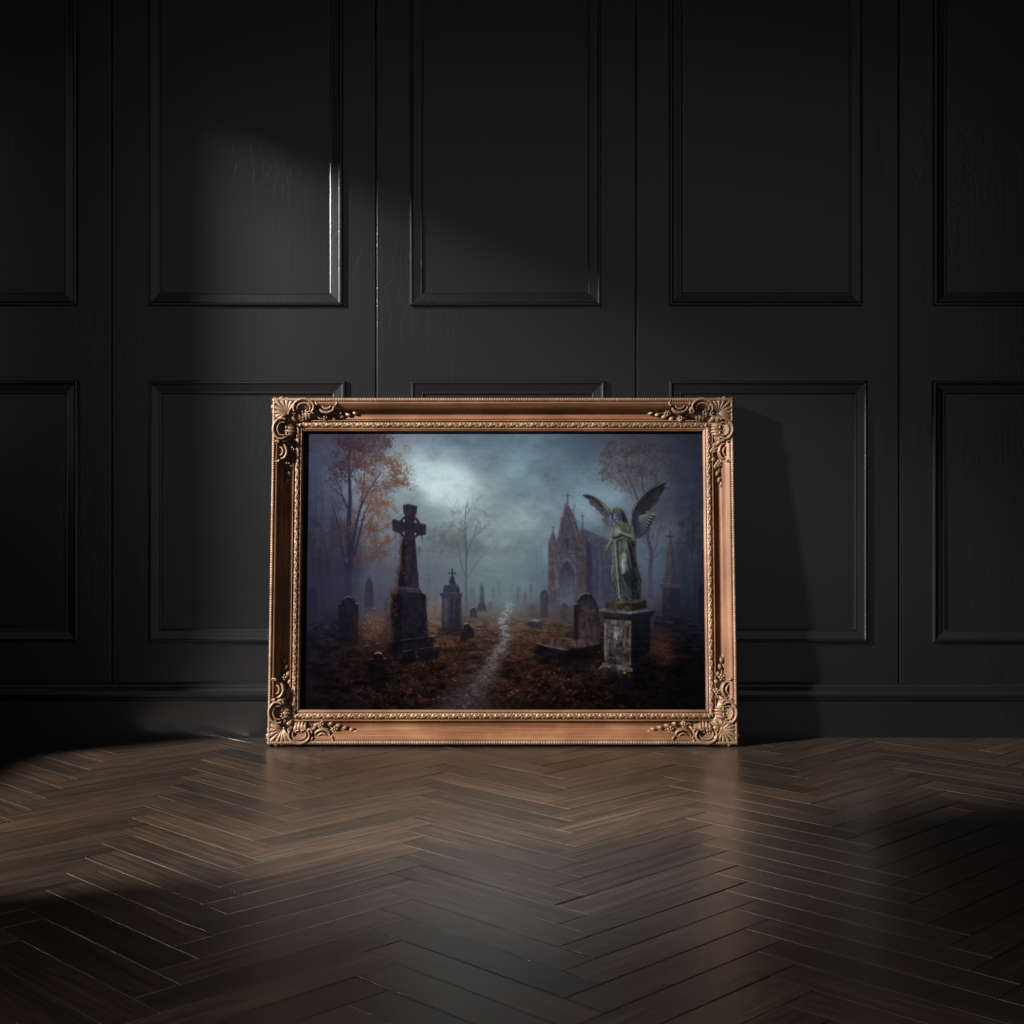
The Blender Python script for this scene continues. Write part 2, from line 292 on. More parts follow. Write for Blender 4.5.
    over(np.exp(-(((X-672)/9)**2+((Y-658)/5)**2))*.5, (92, 50, 32)); over(np.exp(-(((X-662)/7)**2+((Y-645)/16)**2))*.35, (70, 46, 38))

    # small far stones in the mist
    for (x, w_, t, b, c, a) in ((519.5, 4, 587, 603, (78, 92, 104), .8), (532, 4, 584, 602, (80, 92, 104), .75), (525.5, 3, 592, 606, (82, 78, 84), .6), (533, 6, 604, 614, (66, 62, 68), .6), (511.5, 2.4, 583, 600, (86, 102, 112), .5), (515, 2, 590, 602, (84, 98, 108), .5), (500, 1.8, 582, 600, (78, 94, 104), .55), (494, 3.5, 589, 602, (82, 96, 106), .55), (517.5, 4, 587, 600, (86, 100, 112), .4), (473, 4.5, 588, 606, (78, 88, 98), .5), (491, 4, 602, 612, (84, 78, 80), .7), (497, 3, 606, 612, (88, 80, 80), .6),
                             (429, 4.5, 577, 606, (72, 84, 98), .45), (436, 5, 588, 606, (84, 86, 96), .5), (605, 5.5, 590, 610, (56, 60, 74), .8), (381, 4, 585, 606, (72, 66, 76), .55), (691, 4, 595, 612, (32, 36, 50), .7), (435, 4, 606, 614, (90, 76, 72), .5)):
        poly([(x-w_/2, b), (x-w_/2, t+w_*.45), (x-w_*.25, t+.5), (x, t), (x+w_*.25, t+.5), (x+w_/2, t+w_*.45), (x+w_/2, b)], c, .6, a, .1, None, fade=(b-5, b+2))
    poly([(649, 606), (649, 592), (651.5, 586.5), (654, 592), (654, 606)], (56, 58, 76), .4, .9, .1, (70, 70, 84), fade=(598, 608))
    poly([(699.5, 622), (699.5, 590), (701, 585), (704, 584), (708, 586), (708, 622)], (22, 25, 36), .6, .9)
    # left stones
    poly([(308.5, 622), (308.5, 592), (310, 588.5), (313, 587), (316, 589), (317.5, 593), (317.5, 622)], (30, 30, 46), .7, .85, .05, None, fade=(606, 626))
    poly([(364, 613), (365, 608), (366, 583), (367.5, 578.5), (370, 576), (372, 578.5), (373.5, 583), (374.5, 608), (376, 613)], (42, 44, 60), .4, .95, .1, (46, 46, 62))
    poly([(362, 615), (363, 609), (375.5, 608), (377, 615)], (56, 58, 74), .5, .8, .1); line([(366, 583), (370, 576.8), (373, 582)], .8, (84, 88, 102), .6)
    line([(373, 608.5), (376, 608.5)], .7, (120, 124, 136), .7)
    poly([(338.5, 652), (339, 604.5), (341.5, 604.5), (343, 600), (347, 597.5), (351, 597.5), (354.5, 600), (356.5, 604.5), (359, 604.5), (358.5, 652)], (24, 24, 36), .4, .97, .15, (17, 15, 22), fade=(632, 654))
    line([(344.5, 598.6), (348.5, 596.8), (352.5, 598)], .9, (86, 90, 106), .75); line([(356.5, 603.8), (359, 603.8)], .8, (92, 92, 106), .7); line([(339, 604), (341.5, 604)], .7, (60, 60, 76), .7)
    # stones round the mausoleum
    poly([(470.5, 618), (471, 611), (473, 607.5), (475, 607.5), (477.5, 611), (478, 618)], (44, 48, 60), .4, .9, .1); line([(472, 608), (474.5, 607.2)], .8, (150, 156, 160), .7)
    poly([(478, 610), (479.5, 604), (480.2, 588), (482.3, 582), (484.5, 588), (485.5, 604), (487.5, 610)], (70, 80, 92), .4, .9, .1, (56, 56, 64)); poly([(477, 612), (479, 604), (486, 604), (488, 612)], (56, 56, 66), .5, .7)
    line([(480.6, 588), (479.7, 604)], .7, (112, 118, 124), .6)
    poly([(461, 641), (462, 628), (464, 628), (465.5, 624), (468.5, 623.5), (472, 627), (475, 630), (475, 638)], (26, 25, 34), .4, .95, .15, (26, 21, 24)); line([(465.5, 624), (468.5, 623)], .9, (150, 158, 166), .8); line([(460.5, 628.8), (464, 628.2)], .8, (110, 116, 126), .7)
    # mausoleum
    poly([(442, 632), (442.5, 596), (462, 596), (462.5, 632)], (50, 52, 64), .4, .97, .15, (34, 32, 42))
    poly([(444.5, 630), (444.5, 598), (448, 598), (448, 630)], (84, 82, 88), .8, .5, .1, (60, 54, 56)); poly([(451, 630), (451, 598), (453.5, 598), (453.5, 630)], (30, 32, 44), .6, .7); poly([(456, 630), (456, 598), (460, 598), (460, 630)], (28, 30, 42), .7, .6)
    poly([(440.3, 593), (463, 593), (462.3, 596.5), (461, 598), (443, 598), (441.2, 596.5)], (44, 48, 62), .3, .97); line([(440.5, 593.2), (463, 593.2)], .7, (86, 92, 106), .6)
    poly([(443.8, 593), (444, 588), (446, 585), (449, 583.5), (456, 583.5), (459, 586), (460.5, 590), (460.5, 593)], (50, 56, 70), .4, .97, .12, (38, 42, 56)); line([(447, 584.8), (450, 583.8)], 1., (130, 138, 148), .8)
    poly([(449.5, 584), (450.5, 580.5), (451.5, 577), (454.5, 577), (455.5, 580.5), (456, 584)], (36, 40, 54), .3, .97)
    line([(453, 578), (453, 569.5)], 1.5, (38, 42, 56), .97); line([(449.8, 573.6), (456.2, 573.6)], 1.4, (38, 42, 56), .97)
    poly([(437.5, 636), (439, 627), (463, 627), (464, 636)], (34, 32, 40), .6, .75, .15, (40, 30, 28)); line([(438, 627), (443, 625.5)], .7, (96, 96, 102), .6)
    leaves(436, 620, 5, 12, 60, (110, 88, 70), .8, 18, .4); leaves(466, 618, 4, 8, 30, (100, 78, 64), .8, 14, .35)

    # stones at the right of the path
    poly([(541, 618), (541, 596), (542, 592.5), (544, 590), (547, 590), (549, 594), (549, 597), (549, 618)], (50, 52, 66), .4, .95, .12, (54, 50, 60)); poly([(541, 618), (541, 596), (544, 594), (544, 618)], (66, 68, 80), .6, .5)
    poly([(561, 626), (561, 607), (562.5, 603.5), (566, 602.8), (569, 606), (569, 626)], (62, 62, 74), .4, .9, .12, (56, 50, 56), fade=(616, 628))
    poly([(528, 621), (535, 619), (544, 620.5), (544, 627), (540, 629), (528, 626)], (54, 54, 66), .4, .95, .1, (44, 38, 42)); poly([(528, 621), (535, 619), (544, 620.5), (538, 622)], (120, 122, 128), .4, .75, .1)
    poly([(574.5, 647), (574.8, 605), (577, 604), (579, 599), (582, 595), (586.5, 593), (591, 594.5), (595, 598.5), (597.5, 604), (600, 608), (601, 647)], (30, 28, 38), .4, .97, .2, (52, 42, 44))
    poly([(580, 645), (580, 610), (583, 602), (588, 599), (593, 602), (596, 610), (596.5, 645)], (60, 52, 58), .9, .4, .3, (66, 54, 54)); poly([(574.8, 646), (575, 606), (579, 604), (579, 646)], (18, 17, 24), .8, .7)
    line([(578.5, 599.5), (581.5, 595.3), (586, 593.2), (590, 594.2)], 1., (112, 114, 122), .75); line([(575, 604.6), (578, 604)], .9, (96, 98, 108), .7)
    # fallen slab
    poly([(537, 646), (566, 653), (585, 649), (602, 645), (604, 662), (570, 668), (545, 665), (533, 658)], (17, 14, 16), 1.2, .92, .15)
    poly([(537.5, 644), (562, 638.2), (578, 640), (602, 643), (598, 645), (569, 651)], (62, 54, 54), .4, .95, .3, (48, 40, 42))
    poly([(537.5, 644), (569, 650.5), (569, 660), (538, 653)], (26, 22, 26), .4, .95, .25, (20, 17, 20)); poly([(569, 650.5), (602, 644), (602, 654), (569, 660)], (17, 15, 18), .5, .9)
    line([(538, 643.8), (552, 647), (569, 650.3)], .9, (112, 112, 116), .7); line([(562, 638.4), (572, 639.2)], .8, (118, 120, 124), .6); line([(538, 643.6), (541, 643)], 1.2, (136, 140, 144), .6)
    poly([(531, 655), (538, 653), (560, 660), (556, 665)], (28, 24, 28), .5, .8); line([(532, 654.6), (538, 653.6)], .7, (86, 88, 92), .6)
    leaves(570, 645, 9, 3, 34, (118, 74, 50), .9, 22, .75); leaves(583, 643, 8, 2, 16, (92, 60, 46), .8, 18, .6)

    # obelisk at the right
    poly([(652, 632), (655, 624), (657, 616), (684, 616), (687, 624), (690, 632)], (26, 26, 36), .6, .92, .12, (20, 18, 24), fade=(622, 636))
    line([(658, 615.5), (672, 616)], .8, (74, 76, 90), .6); line([(657, 621), (674, 622.5)], .9, (62, 62, 74), .6); line([(654, 628.5), (672, 630)], .9, (50, 48, 56), .6)
    poly([(663, 618), (663.5, 586), (680.5, 586), (680.5, 618)], (44, 43, 56), .4, .97, .12, (30, 30, 42)); poly([(672, 618), (672, 586), (681, 586), (681, 618)], (28, 32, 46), .8, .7)
    poly([(660.5, 583.5), (681.5, 584), (680, 588.5), (662.5, 588.5)], (58, 54, 66), .35, .97, .1); line([(661, 584), (672, 584)], .8, (92, 90, 100), .6)
    poly([(663, 583.5), (664, 578), (666, 576.5), (668.8, 544), (671, 542.5), (673, 544), (678.2, 577), (679.5, 584)], (68, 64, 76), .35, .97, .12, (56, 54, 68)); poly([(672, 543), (673, 544), (678.2, 577), (679.5, 584), (672.5, 584)], (44, 46, 60), .6, .75)
    for y in (577, 580): line([(664.2, y), (672, y+.4)], .6, (98, 90, 96), .5)
    line([(671, 544), (671, 531.5)], 1.6, (48, 48, 62), .97); line([(667.4, 536.6), (674.2, 536.6)], 1.6, (48, 48, 62), .97); line([(670.6, 543), (670.6, 532)], .5, (86, 84, 96), .5)
    leaves(655, 640, 4, 14, 40, (72, 46, 38), .9, 16, .4)

    # celtic cross on its tall base
    ck, ck2 = (36, 32, 42), (25, 23, 32)
    poly([(396.5, 594), (398.5, 586), (401, 565), (402.5, 543), (403, 538), (415.5, 538), (416.5, 545), (418, 565), (419.5, 588), (420, 594)], ck, .4, .97, .22, (34, 31, 42))
    poly([(396.5, 594), (398.5, 586), (401, 565), (402.5, 543), (407, 538), (406, 560), (405, 594)], (18, 16, 23), .7, .8, .2)
    poly([(403.8, 505), (409, 503.7), (418, 506), (417.5, 513), (416, 516), (416, 545), (405.5, 545), (405.5, 516), (404, 512)], ck, .4, .97, .25)
    poly([(393, 520), (395, 519), (400, 521), (426, 524), (427, 525), (426.5, 535), (421, 536), (400, 533.5), (393, 531)], ck, .4, .97, .25)
    t = np.linspace(0, 2*np.pi, 40)
    dab(410.3, 527.5, 7.6, 8.6, 0, (35, 31, 41), .97); line([(410.3+10.2*np.cos(a), 527.5+11.2*np.sin(a)) for a in t], 2.6, (35, 31, 41), .97)
    for (x, y) in ((404.6, 520.8), (416, 521.6), (404.6, 533.2), (416, 534.2)): dab(x, y, .9, 1.4, .2, (120, 136, 144), .9)
    for (x0, y0, x1, y1) in ((404.5, 506, 409, 504.6), (409, 504.8, 417, 507), (394, 520.6, 399, 522), (420, 524, 426, 525.5), (406, 516, 406, 505.5)): line([(x0, y0), (x1, y1)], .7, (68, 64, 76), .6)
    line([(402, 519.5), (406, 516.5), (410, 515.5)], .6, (66, 60, 70), .55); line([(413, 516.5), (418, 519.5), (420, 523)], .7, (74, 64, 66), .6); line([(400, 535), (405, 538.5), (412, 539.5), (418, 537)], .6, (56, 50, 60), .5)
    leaves(411, 527, 9, 8, 50, (46, 40, 48), .8, 14, .45); leaves(412, 560, 4, 22, 60, (46, 41, 52), .9, 10, .4)
    poly([(396, 590), (399, 587), (420, 588.5), (422.6, 591), (422.6, 595), (394, 595)], (44, 41, 52), .4, .95, .2); line([(402, 588), (419.6, 589)], .6, (86, 84, 94), .6); line([(396, 594), (426, 594)], .8, (84, 82, 92), .55)
    poly([(390.5, 650), (392, 595), (394, 591), (424, 593.6), (426.8, 596), (427.2, 612), (429, 636), (430, 650)], ck2, .4, .98, .25, (20, 18, 25))
    poly([(390.5, 650), (392, 594), (402, 594), (402, 650)], (14, 13, 18), .9, .85, .2)
    leaves(415, 615, 9, 18, 70, (34, 32, 44), 1.2, 8, .35)
    poly([(384, 664), (388, 650), (392, 637), (402, 641), (426, 638), (434, 637), (436.5, 644), (440, 648), (440, 658), (404, 664)], (19, 18, 24), .5, .97, .2, (14, 13, 17))
    line([(401, 640.5), (422, 637.8), (433, 636.2)], .9, (62, 62, 72), .6); line([(400, 651.5), (420, 649), (438, 646)], .9, (54, 54, 62), .55); line([(431, 635.8), (434.5, 635.6)], 1.2, (120, 128, 138), .7); line([(435.5, 645.4), (439.5, 645.8)], 1.2, (116, 122, 130), .7)
    # ivy
    for (x, y, rx, ry, n, c) in ((402, 552, 1.6, 14, 50, (86, 54, 42)), (400, 572, 2.4, 14, 70, (74, 44, 36)), (396, 588, 3, 8, 55, (104, 62, 42)), (393, 606, 4, 12, 80, (74, 42, 34)), (390, 628, 5, 16, 90, (58, 34, 30)), (386, 645, 8, 10, 80, (56, 32, 28)), (420, 553, 1.4, 6, 14, (88, 58, 46)), (396, 536, 1.2, 4, 10, (84, 58, 50)), (428, 616, 2, 14, 36, (84, 54, 42)), (430, 630, 4, 8, 30, (92, 58, 42)), (396, 577, 3, 5, 20, (122, 72, 44)), (392, 600, 2, 3, 8, (128, 74, 44)), (423, 538, 1, 4, 8, (64, 50, 50))):
        leaves(x, y, rx, ry, n, c, .85, 22, .75)
    line([(396.5, 535), (397, 545), (396.5, 552)], .4, (70, 60, 60), .6); line([(423, 537), (422.8, 543)], .4, (70, 56, 56), .6); line([(402, 545), (399, 565), (397, 585), (391, 605)], .7, (40, 28, 26), .6)
    # shrub beside the cross
    over(np.clip(np.exp(-(((X-375)/14)**2+((Y-628)/13)**2))*.5, 0, 1), (104, 78, 66))
    for k in range(24): twigs(372+rng.normal(0, 6), 648, 1.57+rng.normal(0, .35), 9+6*rng.random(), .6, 3, (42, 26, 26), .7)
    leaves(371, 628, 8, 10, 60, (136, 68, 42), .9, 24, .75); leaves(379, 634, 8, 9, 60, (118, 64, 44), .9, 24, .7); leaves(363, 640, 8, 8, 40, (82, 40, 34), 1.0, 18, .6); leaves(385, 624, 5, 10, 40, (110, 80, 62), .8, 16, .5)
    # small dark stone in front
    poly([(370, 686), (370, 660), (373, 658.5), (375, 654.5), (378.5, 652.5), (382, 654), (384, 658), (386.5, 660), (386.5, 682), (380, 688)], (14, 13, 18), .5, .96, .1, (12, 11, 14))
    line([(375.6, 653.6), (378.5, 652.2), (382, 653.4)], 1., (132, 138, 142), .8); line([(371, 659.2), (374, 658.6)], .9, (92, 94, 100), .7); line([(384.6, 658.2), (386.4, 658.4)], .9, (100, 102, 106), .7)
    line([(376.5, 644), (380.5, 642.8)], 1., (110, 116, 122), .6); line([(364.5, 646), (368, 645.6)], .8, (110, 112, 122), .5); line([(403, 652), (412, 650)], .7, (70, 74, 84), .5)
    leaves(366, 672, 10, 12, 50, (72, 34, 28), 1.1, 16, .5); leaves(350, 662, 12, 10, 36, (58, 28, 30), 1.2, 14, .45); leaves(322, 640, 7, 6, 22, (58, 34, 30), 1.1, 14, .45)

    # pedestal of the angel
    poly([(632, 619), (651.5, 617), (651.5, 668), (656, 671), (656, 684), (632, 684)], (19, 20, 29), .4, .97, .15, (10, 9, 11))
    poly([(605, 619), (632, 620), (632, 676), (605, 668)], (78, 75, 74), .4, .98, .3, (48, 42, 41))
    poly([(607.5, 623), (629.5, 624.5), (629.5, 664), (607.5, 660)], (82, 74, 72), .5, .5, .4)
    poly([(610, 628), (612, 626.5), (613, 624.8), (626, 625.8), (627, 628), (628.6, 629.5), (628.6, 661), (610, 657.5)], (44, 40, 46), .4, .9, .2)
    poly([(611, 629), (614, 626), (625, 627), (627.4, 630.5), (627.4, 659.5), (611, 656.5)], (82, 79, 82), .5, .9, .5, (54, 46, 45))
    poly([(614.5, 632), (617, 629), (619.4, 633), (618.5, 645), (616.5, 650), (615, 644)], (134, 150, 172), 1., .7, .3, (92, 100, 116)); line([(616.5, 633), (617.5, 640)], .9, (170, 186, 202), .7, .5); leaves(622, 640, 3, 14, 40, (58, 48, 48), .9, 12, .5); leaves(613, 645, 2, 12, 24, (56, 48, 50), .9, 10, .5)
    line([(606, 624), (606.5, 660)], 1.4, (126, 130, 132), .6, .5); line([(631, 626), (631.2, 664)], 1.2, (112, 104, 100), .55, .5); line([(611, 657), (628, 660)], .8, (112, 112, 116), .6)
    poly([(604, 662), (633, 668), (634, 672), (601, 667)], (92, 92, 94), .4, .9, .25); poly([(599.5, 669), (604, 664.5), (610, 667), (634, 672), (634, 684), (608, 680), (599.5, 676)], (46, 44, 48), .5, .9, .3, (20, 17, 19)); line([(600, 669), (604, 664.6), (609, 666.4)], 1.2, (124, 128, 132), .65); line([(615, 667), (632, 671)], .9, (96, 98, 104), .55)
    leaves(612, 665, 4, 6, 22, (104, 66, 44), .8, 16, .6); leaves(627, 668, 4, 5, 18, (112, 72, 46), .8, 20, .6); dab(626, 672.5, 1.5, 1.2, .2, (186, 122, 52), .85); leaves(632, 655, 1.4, 10, 14, (96, 60, 42), .7, 14, .5)
    poly([(599.5, 610), (607, 607), (632, 611), (632, 614.5), (656, 610.5), (655, 614), (650, 618.5), (632, 621), (606, 619.5), (601, 614)], (38, 38, 46), .4, .98, .2, (24, 24, 31))
    poly([(599.5, 610), (607, 607.5), (632, 611.5), (656, 610), (632, 614)], (96, 100, 100), .4, .85, .25); line([(600, 610.6), (616, 612.6), (632, 613.6)], .9, (124, 130, 132), .6); poly([(632, 614), (656, 610.6), (655, 614), (650, 618.5), (632, 621)], (20, 21, 29), .5, .85); line([(606, 618.6), (632, 620)], .8, (16, 16, 22), .7)
    poly([(606.5, 602.5), (632, 603.5), (632, 611.5), (606.5, 609)], (48, 48, 44), .4, .97, .35); poly([(632, 603.5), (646.5, 600), (648, 608), (632, 611.5)], (24, 23, 24), .4, .97, .2)
    poly([(606.5, 602.5), (613, 600.6), (640, 598), (646.5, 600), (632, 604)], (72, 72, 50), .4, .9, .3)
    leaves(618, 609.5, 8, 1.6, 40, (74, 68, 36), 1.0, 16, .6); leaves(617, 613, 4, 2.5, 24, (82, 70, 30), .9, 14, .6); leaves(636, 602, 8, 2, 30, (70, 64, 34), .9, 14, .5)

    # wings
    poly([(583, 494.6), (588, 494), (594, 496), (600, 499.6), (605, 504), (609.5, 508.5), (613, 514), (614, 521), (613, 530), (611.5, 532.5), (608.5, 530.5), (606.5, 525.5), (603, 521.8), (602, 519.5), (605.5, 517.2), (601.5, 514.5), (599, 510.5), (596.5, 509.5), (595.5, 507), (592, 505), (590, 502.5), (589.5, 499.5), (585.5, 497.5)], (54, 52, 64), .35, .97, .2, (76, 86, 102))
    for k in range(9):
        a = k/8; x0, y0 = 587+21*a, 495.5+13*a**1.15
        f_ = .35+.65*a
        line([(x0+2, y0+.5), (x0+.5+3*a, y0+.5+4.5*f_), (x0+3+3*a, y0+.5+(8+2*a)*f_)], (1.1, .6), (82, 74, 84) if k % 2 else (36, 34, 44), .55, .6)
    line([(584, 495.4), (590, 496.6), (597, 501), (603, 507)], (1.4, 1.8), (36, 32, 44), .8); line([(597, 498), (602, 502), (606, 506), (610, 512)], (1.2, 2.6), (84, 92, 62), .8, .6); line([(603.5, 504.5), (607.5, 509.5)], 1.1, (126, 146, 150), .6, .4)
    line([(590, 503), (596, 506.5), (600, 512), (604, 516)], .9, (80, 66, 70), .5); line([(603, 520.5), (607, 526), (611, 531)], .8, (116, 112, 96), .5)
    for k in range(5): line([(611.5, 516), (604.5+k*1.5, 520.5+2.4*k)], .7, (112, 122, 134), .45)
    for (x, y0, y1) in ((591.2, 503, 508.5), (597.5, 508, 516), (606, 526, 533), (659.6, 500, 508), (652, 527, 531)): line([(x, y0), (x, y1)], (.9, .3), (80, 62, 62), .6)
    poly([(632, 523), (632.6, 511), (634.5, 505), (639, 499), (645, 492), (651, 487), (659, 483.5), (667, 480.6), (666.4, 483.5), (663.8, 486.4), (666.3, 486.6), (663.5, 491), (661.5, 494.5), (658.5, 497.5), (660.2, 499.2), (657.5, 503), (653, 507.5), (648, 511), (652.5, 512), (655.8, 514.2), (654.6, 519), (652.5, 523), (650.6, 527), (649.6, 530), (646.4, 532), (644, 536), (640, 538.6), (637.4, 538.5), (635.5, 534)], (28, 27, 35), .35, .98, .2, (44, 52, 62))
    for k in range(11):
        a = k/10; x1, y1 = 665-16*a, 483.5+26*a
        line([(635+7*a, 511+3*a), ((637+x1)/2+1, (511+y1)/2-3+3*a), (x1, y1)], (1.1, .7), (64, 54, 58) if k % 2 else (18, 16, 22), .65, .6)
    line([(634, 509), (638, 501), (645, 493.2), (652, 487.8), (660, 484), (666, 481.2)], (1.3, .7), (116, 122, 112), .7); line([(633.4, 513), (634.6, 507), (638.5, 501)], 1.3, (92, 100, 70), .65)
    line([(652, 506.5), (658, 500)], 1.2, (90, 72, 72), .5); line([(655, 498), (661, 492.5)], 1., (82, 68, 70), .45)
    for k in range(8):
        a = k/7
        p0 = (640.5-1.5*a, 516+5*a); p1 = (654.5-12*a, 514.5+20*a)
        line([p0, ((p0[0]+p1[0])/2, (p0[1]+p1[1])/2-1), p1], (1.4, 2.), (112-36*a, 126-40*a, 126-28*a), .7, .6); line([(p0[0], p0[1]+1.3), (p1[0], p1[1]+1.5)], .7, (30, 30, 38), .7)
    line([(647, 512), (653, 512.8), (655.4, 515)], 1.1, (120, 124, 80), .7); leaves(639, 523, 3, 8, 40, (58, 66, 76), 1.1, 14, .5); line([(649, 531), (651, 525), (653.5, 520)], .8, (108, 76, 64), .5)

    # angel
    poly([(612.5, 541), (614, 537), (618, 536.5), (630, 537), (635, 541), (636.6, 552), (637, 562), (638.5, 571), (641.5, 580), (642, 587), (640.5, 592), (641, 600), (634, 601.5), (620, 601), (614, 601.6), (617, 597), (617.5, 592), (615, 585), (612.5, 578), (612.5, 560)], (76, 85, 82), .4, .98, .25, (50, 56, 57))
    poly([(628, 540), (635, 541), (637, 562), (642, 582), (641, 600), (632, 601), (630, 575)], (24, 28, 34), 1.1, .9, .2, (22, 24, 28))
    poly([(612.5, 574), (614.5, 574), (619, 592), (619.5, 600), (614.5, 601), (617, 596)], (36, 40, 38), .6, .8)
    poly([(622, 575), (628, 571), (632, 577), (633, 600), (626, 600), (623.5, 590)], (28, 31, 40), .9, .9)
    for k in range(8): line([(622.4+.5*k, 576+2.6*k), (626+.6*k, 583.5+2.3*k), (632.4, 590.5+1.5*k)], (.8, .5), (92, 100, 98), .5, .6)
    poly([(621.8, 556), (624.6, 552), (626.8, 555), (626.6, 566), (625, 573.5), (622.6, 575), (621.8, 566)], (128, 146, 142), .8, .9, .15, (118, 136, 136)); line([(623, 560), (623.4, 570)], 1.3, (160, 178, 176), .55, .7)
    line([(621.8, 555), (625.6, 549), (628.6, 543)], 1.1, (92, 98, 66), .7, .6)
    for p, w_, c, al in (([(615.6, 543), (616.2, 556), (617.6, 572), (619.2, 588), (620, 598)], 1.3, (128, 142, 130), .7), ([(613.4, 546), (613.6, 560), (615.6, 576)], 1., (102, 114, 84), .6), ([(618.2, 541), (618.8, 558), (620.4, 575), (621.6, 594)], 1.1, (30, 34, 34), .8), ([(620, 542), (620.4, 556), (621, 566)], .8, (104, 118, 108), .6), ([(622.4, 541), (623.4, 547), (621.2, 555)], .9, (34, 40, 38), .7),
                         ([(626, 541), (629.6, 552), (631.6, 568)], .9, (98, 110, 108), .6), ([(627.6, 541), (631.6, 552), (634, 566)], 1., (18, 20, 26), .8), ([(630, 541), (633.6, 550), (636, 563)], .8, (80, 90, 86), .55), ([(627, 549), (628.6, 560), (629.6, 574)], .9, (38, 44, 48), .7), ([(614.4, 577), (617.2, 588), (618, 597)], .8, (112, 124, 104), .6), ([(636, 568), (639.6, 580), (639, 593)], .9, (74, 84, 76), .55), ([(640.2, 581), (642, 585), (640, 589)], .8, (98, 108, 84), .5), ([(623.6, 590), (626.6, 597), (632, 600.4)], .8, (84, 92, 88), .55), ([(612.8, 566), (612.4, 574), (613.4, 581)], .9, (118, 130, 108), .7)):
        line(p, w_, c, al, .7)
    line([(616.6, 599.8), (619.6, 597.4), (621.6, 600.2)], 1.1, (108, 114, 90), .7); line([(614, 601), (640, 600.6)], 1., (58, 60, 40), .6)
    # chest and shoulders
    poly([(613.2, 528), (616, 523.8), (621, 522), (628, 521.8), (632, 524), (634, 530), (634.2, 538), (630, 541), (618, 540.5), (613.6, 539)], (84, 94, 88), .5, .98, .25, (58, 65, 66))
    poly([(617, 524.4), (622, 522.2), (628.4, 522.2), (626, 526.4), (620, 527.6)], (80, 88, 60), .8, .65, .25); poly([(614.8, 527.4), (619, 526.4), (621.4, 530), (618.6, 535), (615, 536)], (122, 136, 124), 1., .7)
    poly([(622, 527), (627, 526), (629, 531), (623, 533)], (52, 60, 56), .9, .7)
    line([(613.6, 538.4), (618, 537.6), (624, 534.8)], 1.6, (24, 28, 30), .8); line([(615, 540.2), (620, 538.4), (626, 536)], .9, (100, 112, 100), .6)
    line([(628, 523), (630.8, 530), (630, 534)], 1., (38, 44, 44), .7)
    line([(631.6, 526), (634, 533.6), (631.4, 537)], (3., 2.8), (74, 86, 72), .95, .7); line([(632.2, 536.6), (626, 534.6), (620.6, 532.4)], (2.8, 1.7), (104, 116, 96), .95, .6); line([(632.6, 538.2), (626, 536.6), (621, 534.4)], 1., (26, 30, 32), .8); line([(621, 532.2), (619, 530.8), (618.4, 532.8)], 1.5, (132, 146, 138), .9)
    line([(631.6, 534.4), (627, 533.6)], .9, (116, 124, 84), .6); line([(634.3, 527), (635.6, 540), (636, 556)], 1.3, (58, 66, 62), .7); line([(635.4, 526), (636.8, 546)], .8, (18, 20, 24), .7)
    # arm hanging at the left
    line([(614.2, 527), (612, 534), (611.4, 541), (608.4, 547), (605.4, 552)], (3.2, 1.8), (85, 94, 80), .97, .6); line([(613.2, 528.6), (611.2, 536), (610.4, 541.6), (607.6, 546.6)], .9, (132, 146, 124), .65); line([(613.4, 541), (610.4, 546.6), (606.8, 552)], 1., (34, 40, 36), .75)
    line([(611, 538.2), (612.6, 540.8), (615.6, 541.8)], 1.1, (112, 124, 102), .7); line([(605.4, 552), (604, 555), (604.2, 558.8)], (2.1, .7), (74, 82, 62), .95, .5); line([(606, 552.4), (606.2, 556)], .8, (46, 52, 42), .8)
    # head, bowed to the left
    poly([(617, 516), (624, 517), (624.6, 523.2), (618.6, 524.6)], (62, 74, 80), .6, .95, .1); line([(617.8, 521.8), (620.5, 523.4), (624, 522.6)], 1., (112, 126, 122), .6)
    poly([(620.6, 508.6), (624, 511), (625.6, 515), (628, 519), (628.8, 522.4), (626, 523.2), (623, 521), (621.4, 516)], (30, 33, 30), .6, .95, .3); leaves(626, 518, 1.6, 4, 18, (58, 64, 44), .8, 12, .6)
    poly([(612.4, 512.6), (613.2, 509.4), (615.6, 507.4), (619, 507), (621.8, 508.6), (623, 511.4), (622.4, 514.4), (618, 512.4), (613.8, 514.2)], (64, 71, 52), .5, .97, .35)
    line([(614, 509.4), (617, 508.2), (620.4, 509)], .9, (112, 120, 82), .6, .6); line([(612.8, 512.6), (617, 511.2), (622, 513.2)], .8, (100, 104, 78), .5); line([(612.8, 513.6), (617, 512.2), (622.4, 514.4)], .9, (28, 30, 28), .8)
    poly([(613.4, 514), (617, 513), (621.2, 514.8), (621.6, 518), (620.2, 520.4), (618.2, 521.4), (615.8, 519.6), (614, 516.8)], (80, 98, 116), .5, .97, .1)
    poly([(618.4, 514), (622, 515), (622, 518.4), (619.4, 521)], (38, 46, 58), .8, .85); line([(613.6, 515.4), (615.2, 515.6)], .9, (22, 26, 36), .9); line([(616.8, 515.4), (618.8, 515.8)], .9, (22, 26, 36), .85); line([(615.8, 515.2), (615.5, 517.4)], .7, (128, 146, 162), .75); line([(614.4, 517.4), (615, 518.6)], .7, (112, 130, 146), .6); line([(615.6, 519), (617.4, 519.2)], .6, (34, 40, 50), .8); line([(616.4, 520.5), (617.8, 520.9)], .7, (112, 128, 142), .6)
    line([(612.6, 513.8), (613, 518), (615.2, 521.6), (617.5, 522.8)], 1., (26, 28, 30), .85)

    # stone, not grass: calm the greens of the statue
    sl = box(602, 503, 644, 603); v = img[sl]; gm_ = v.mean(-1, keepdims=True)
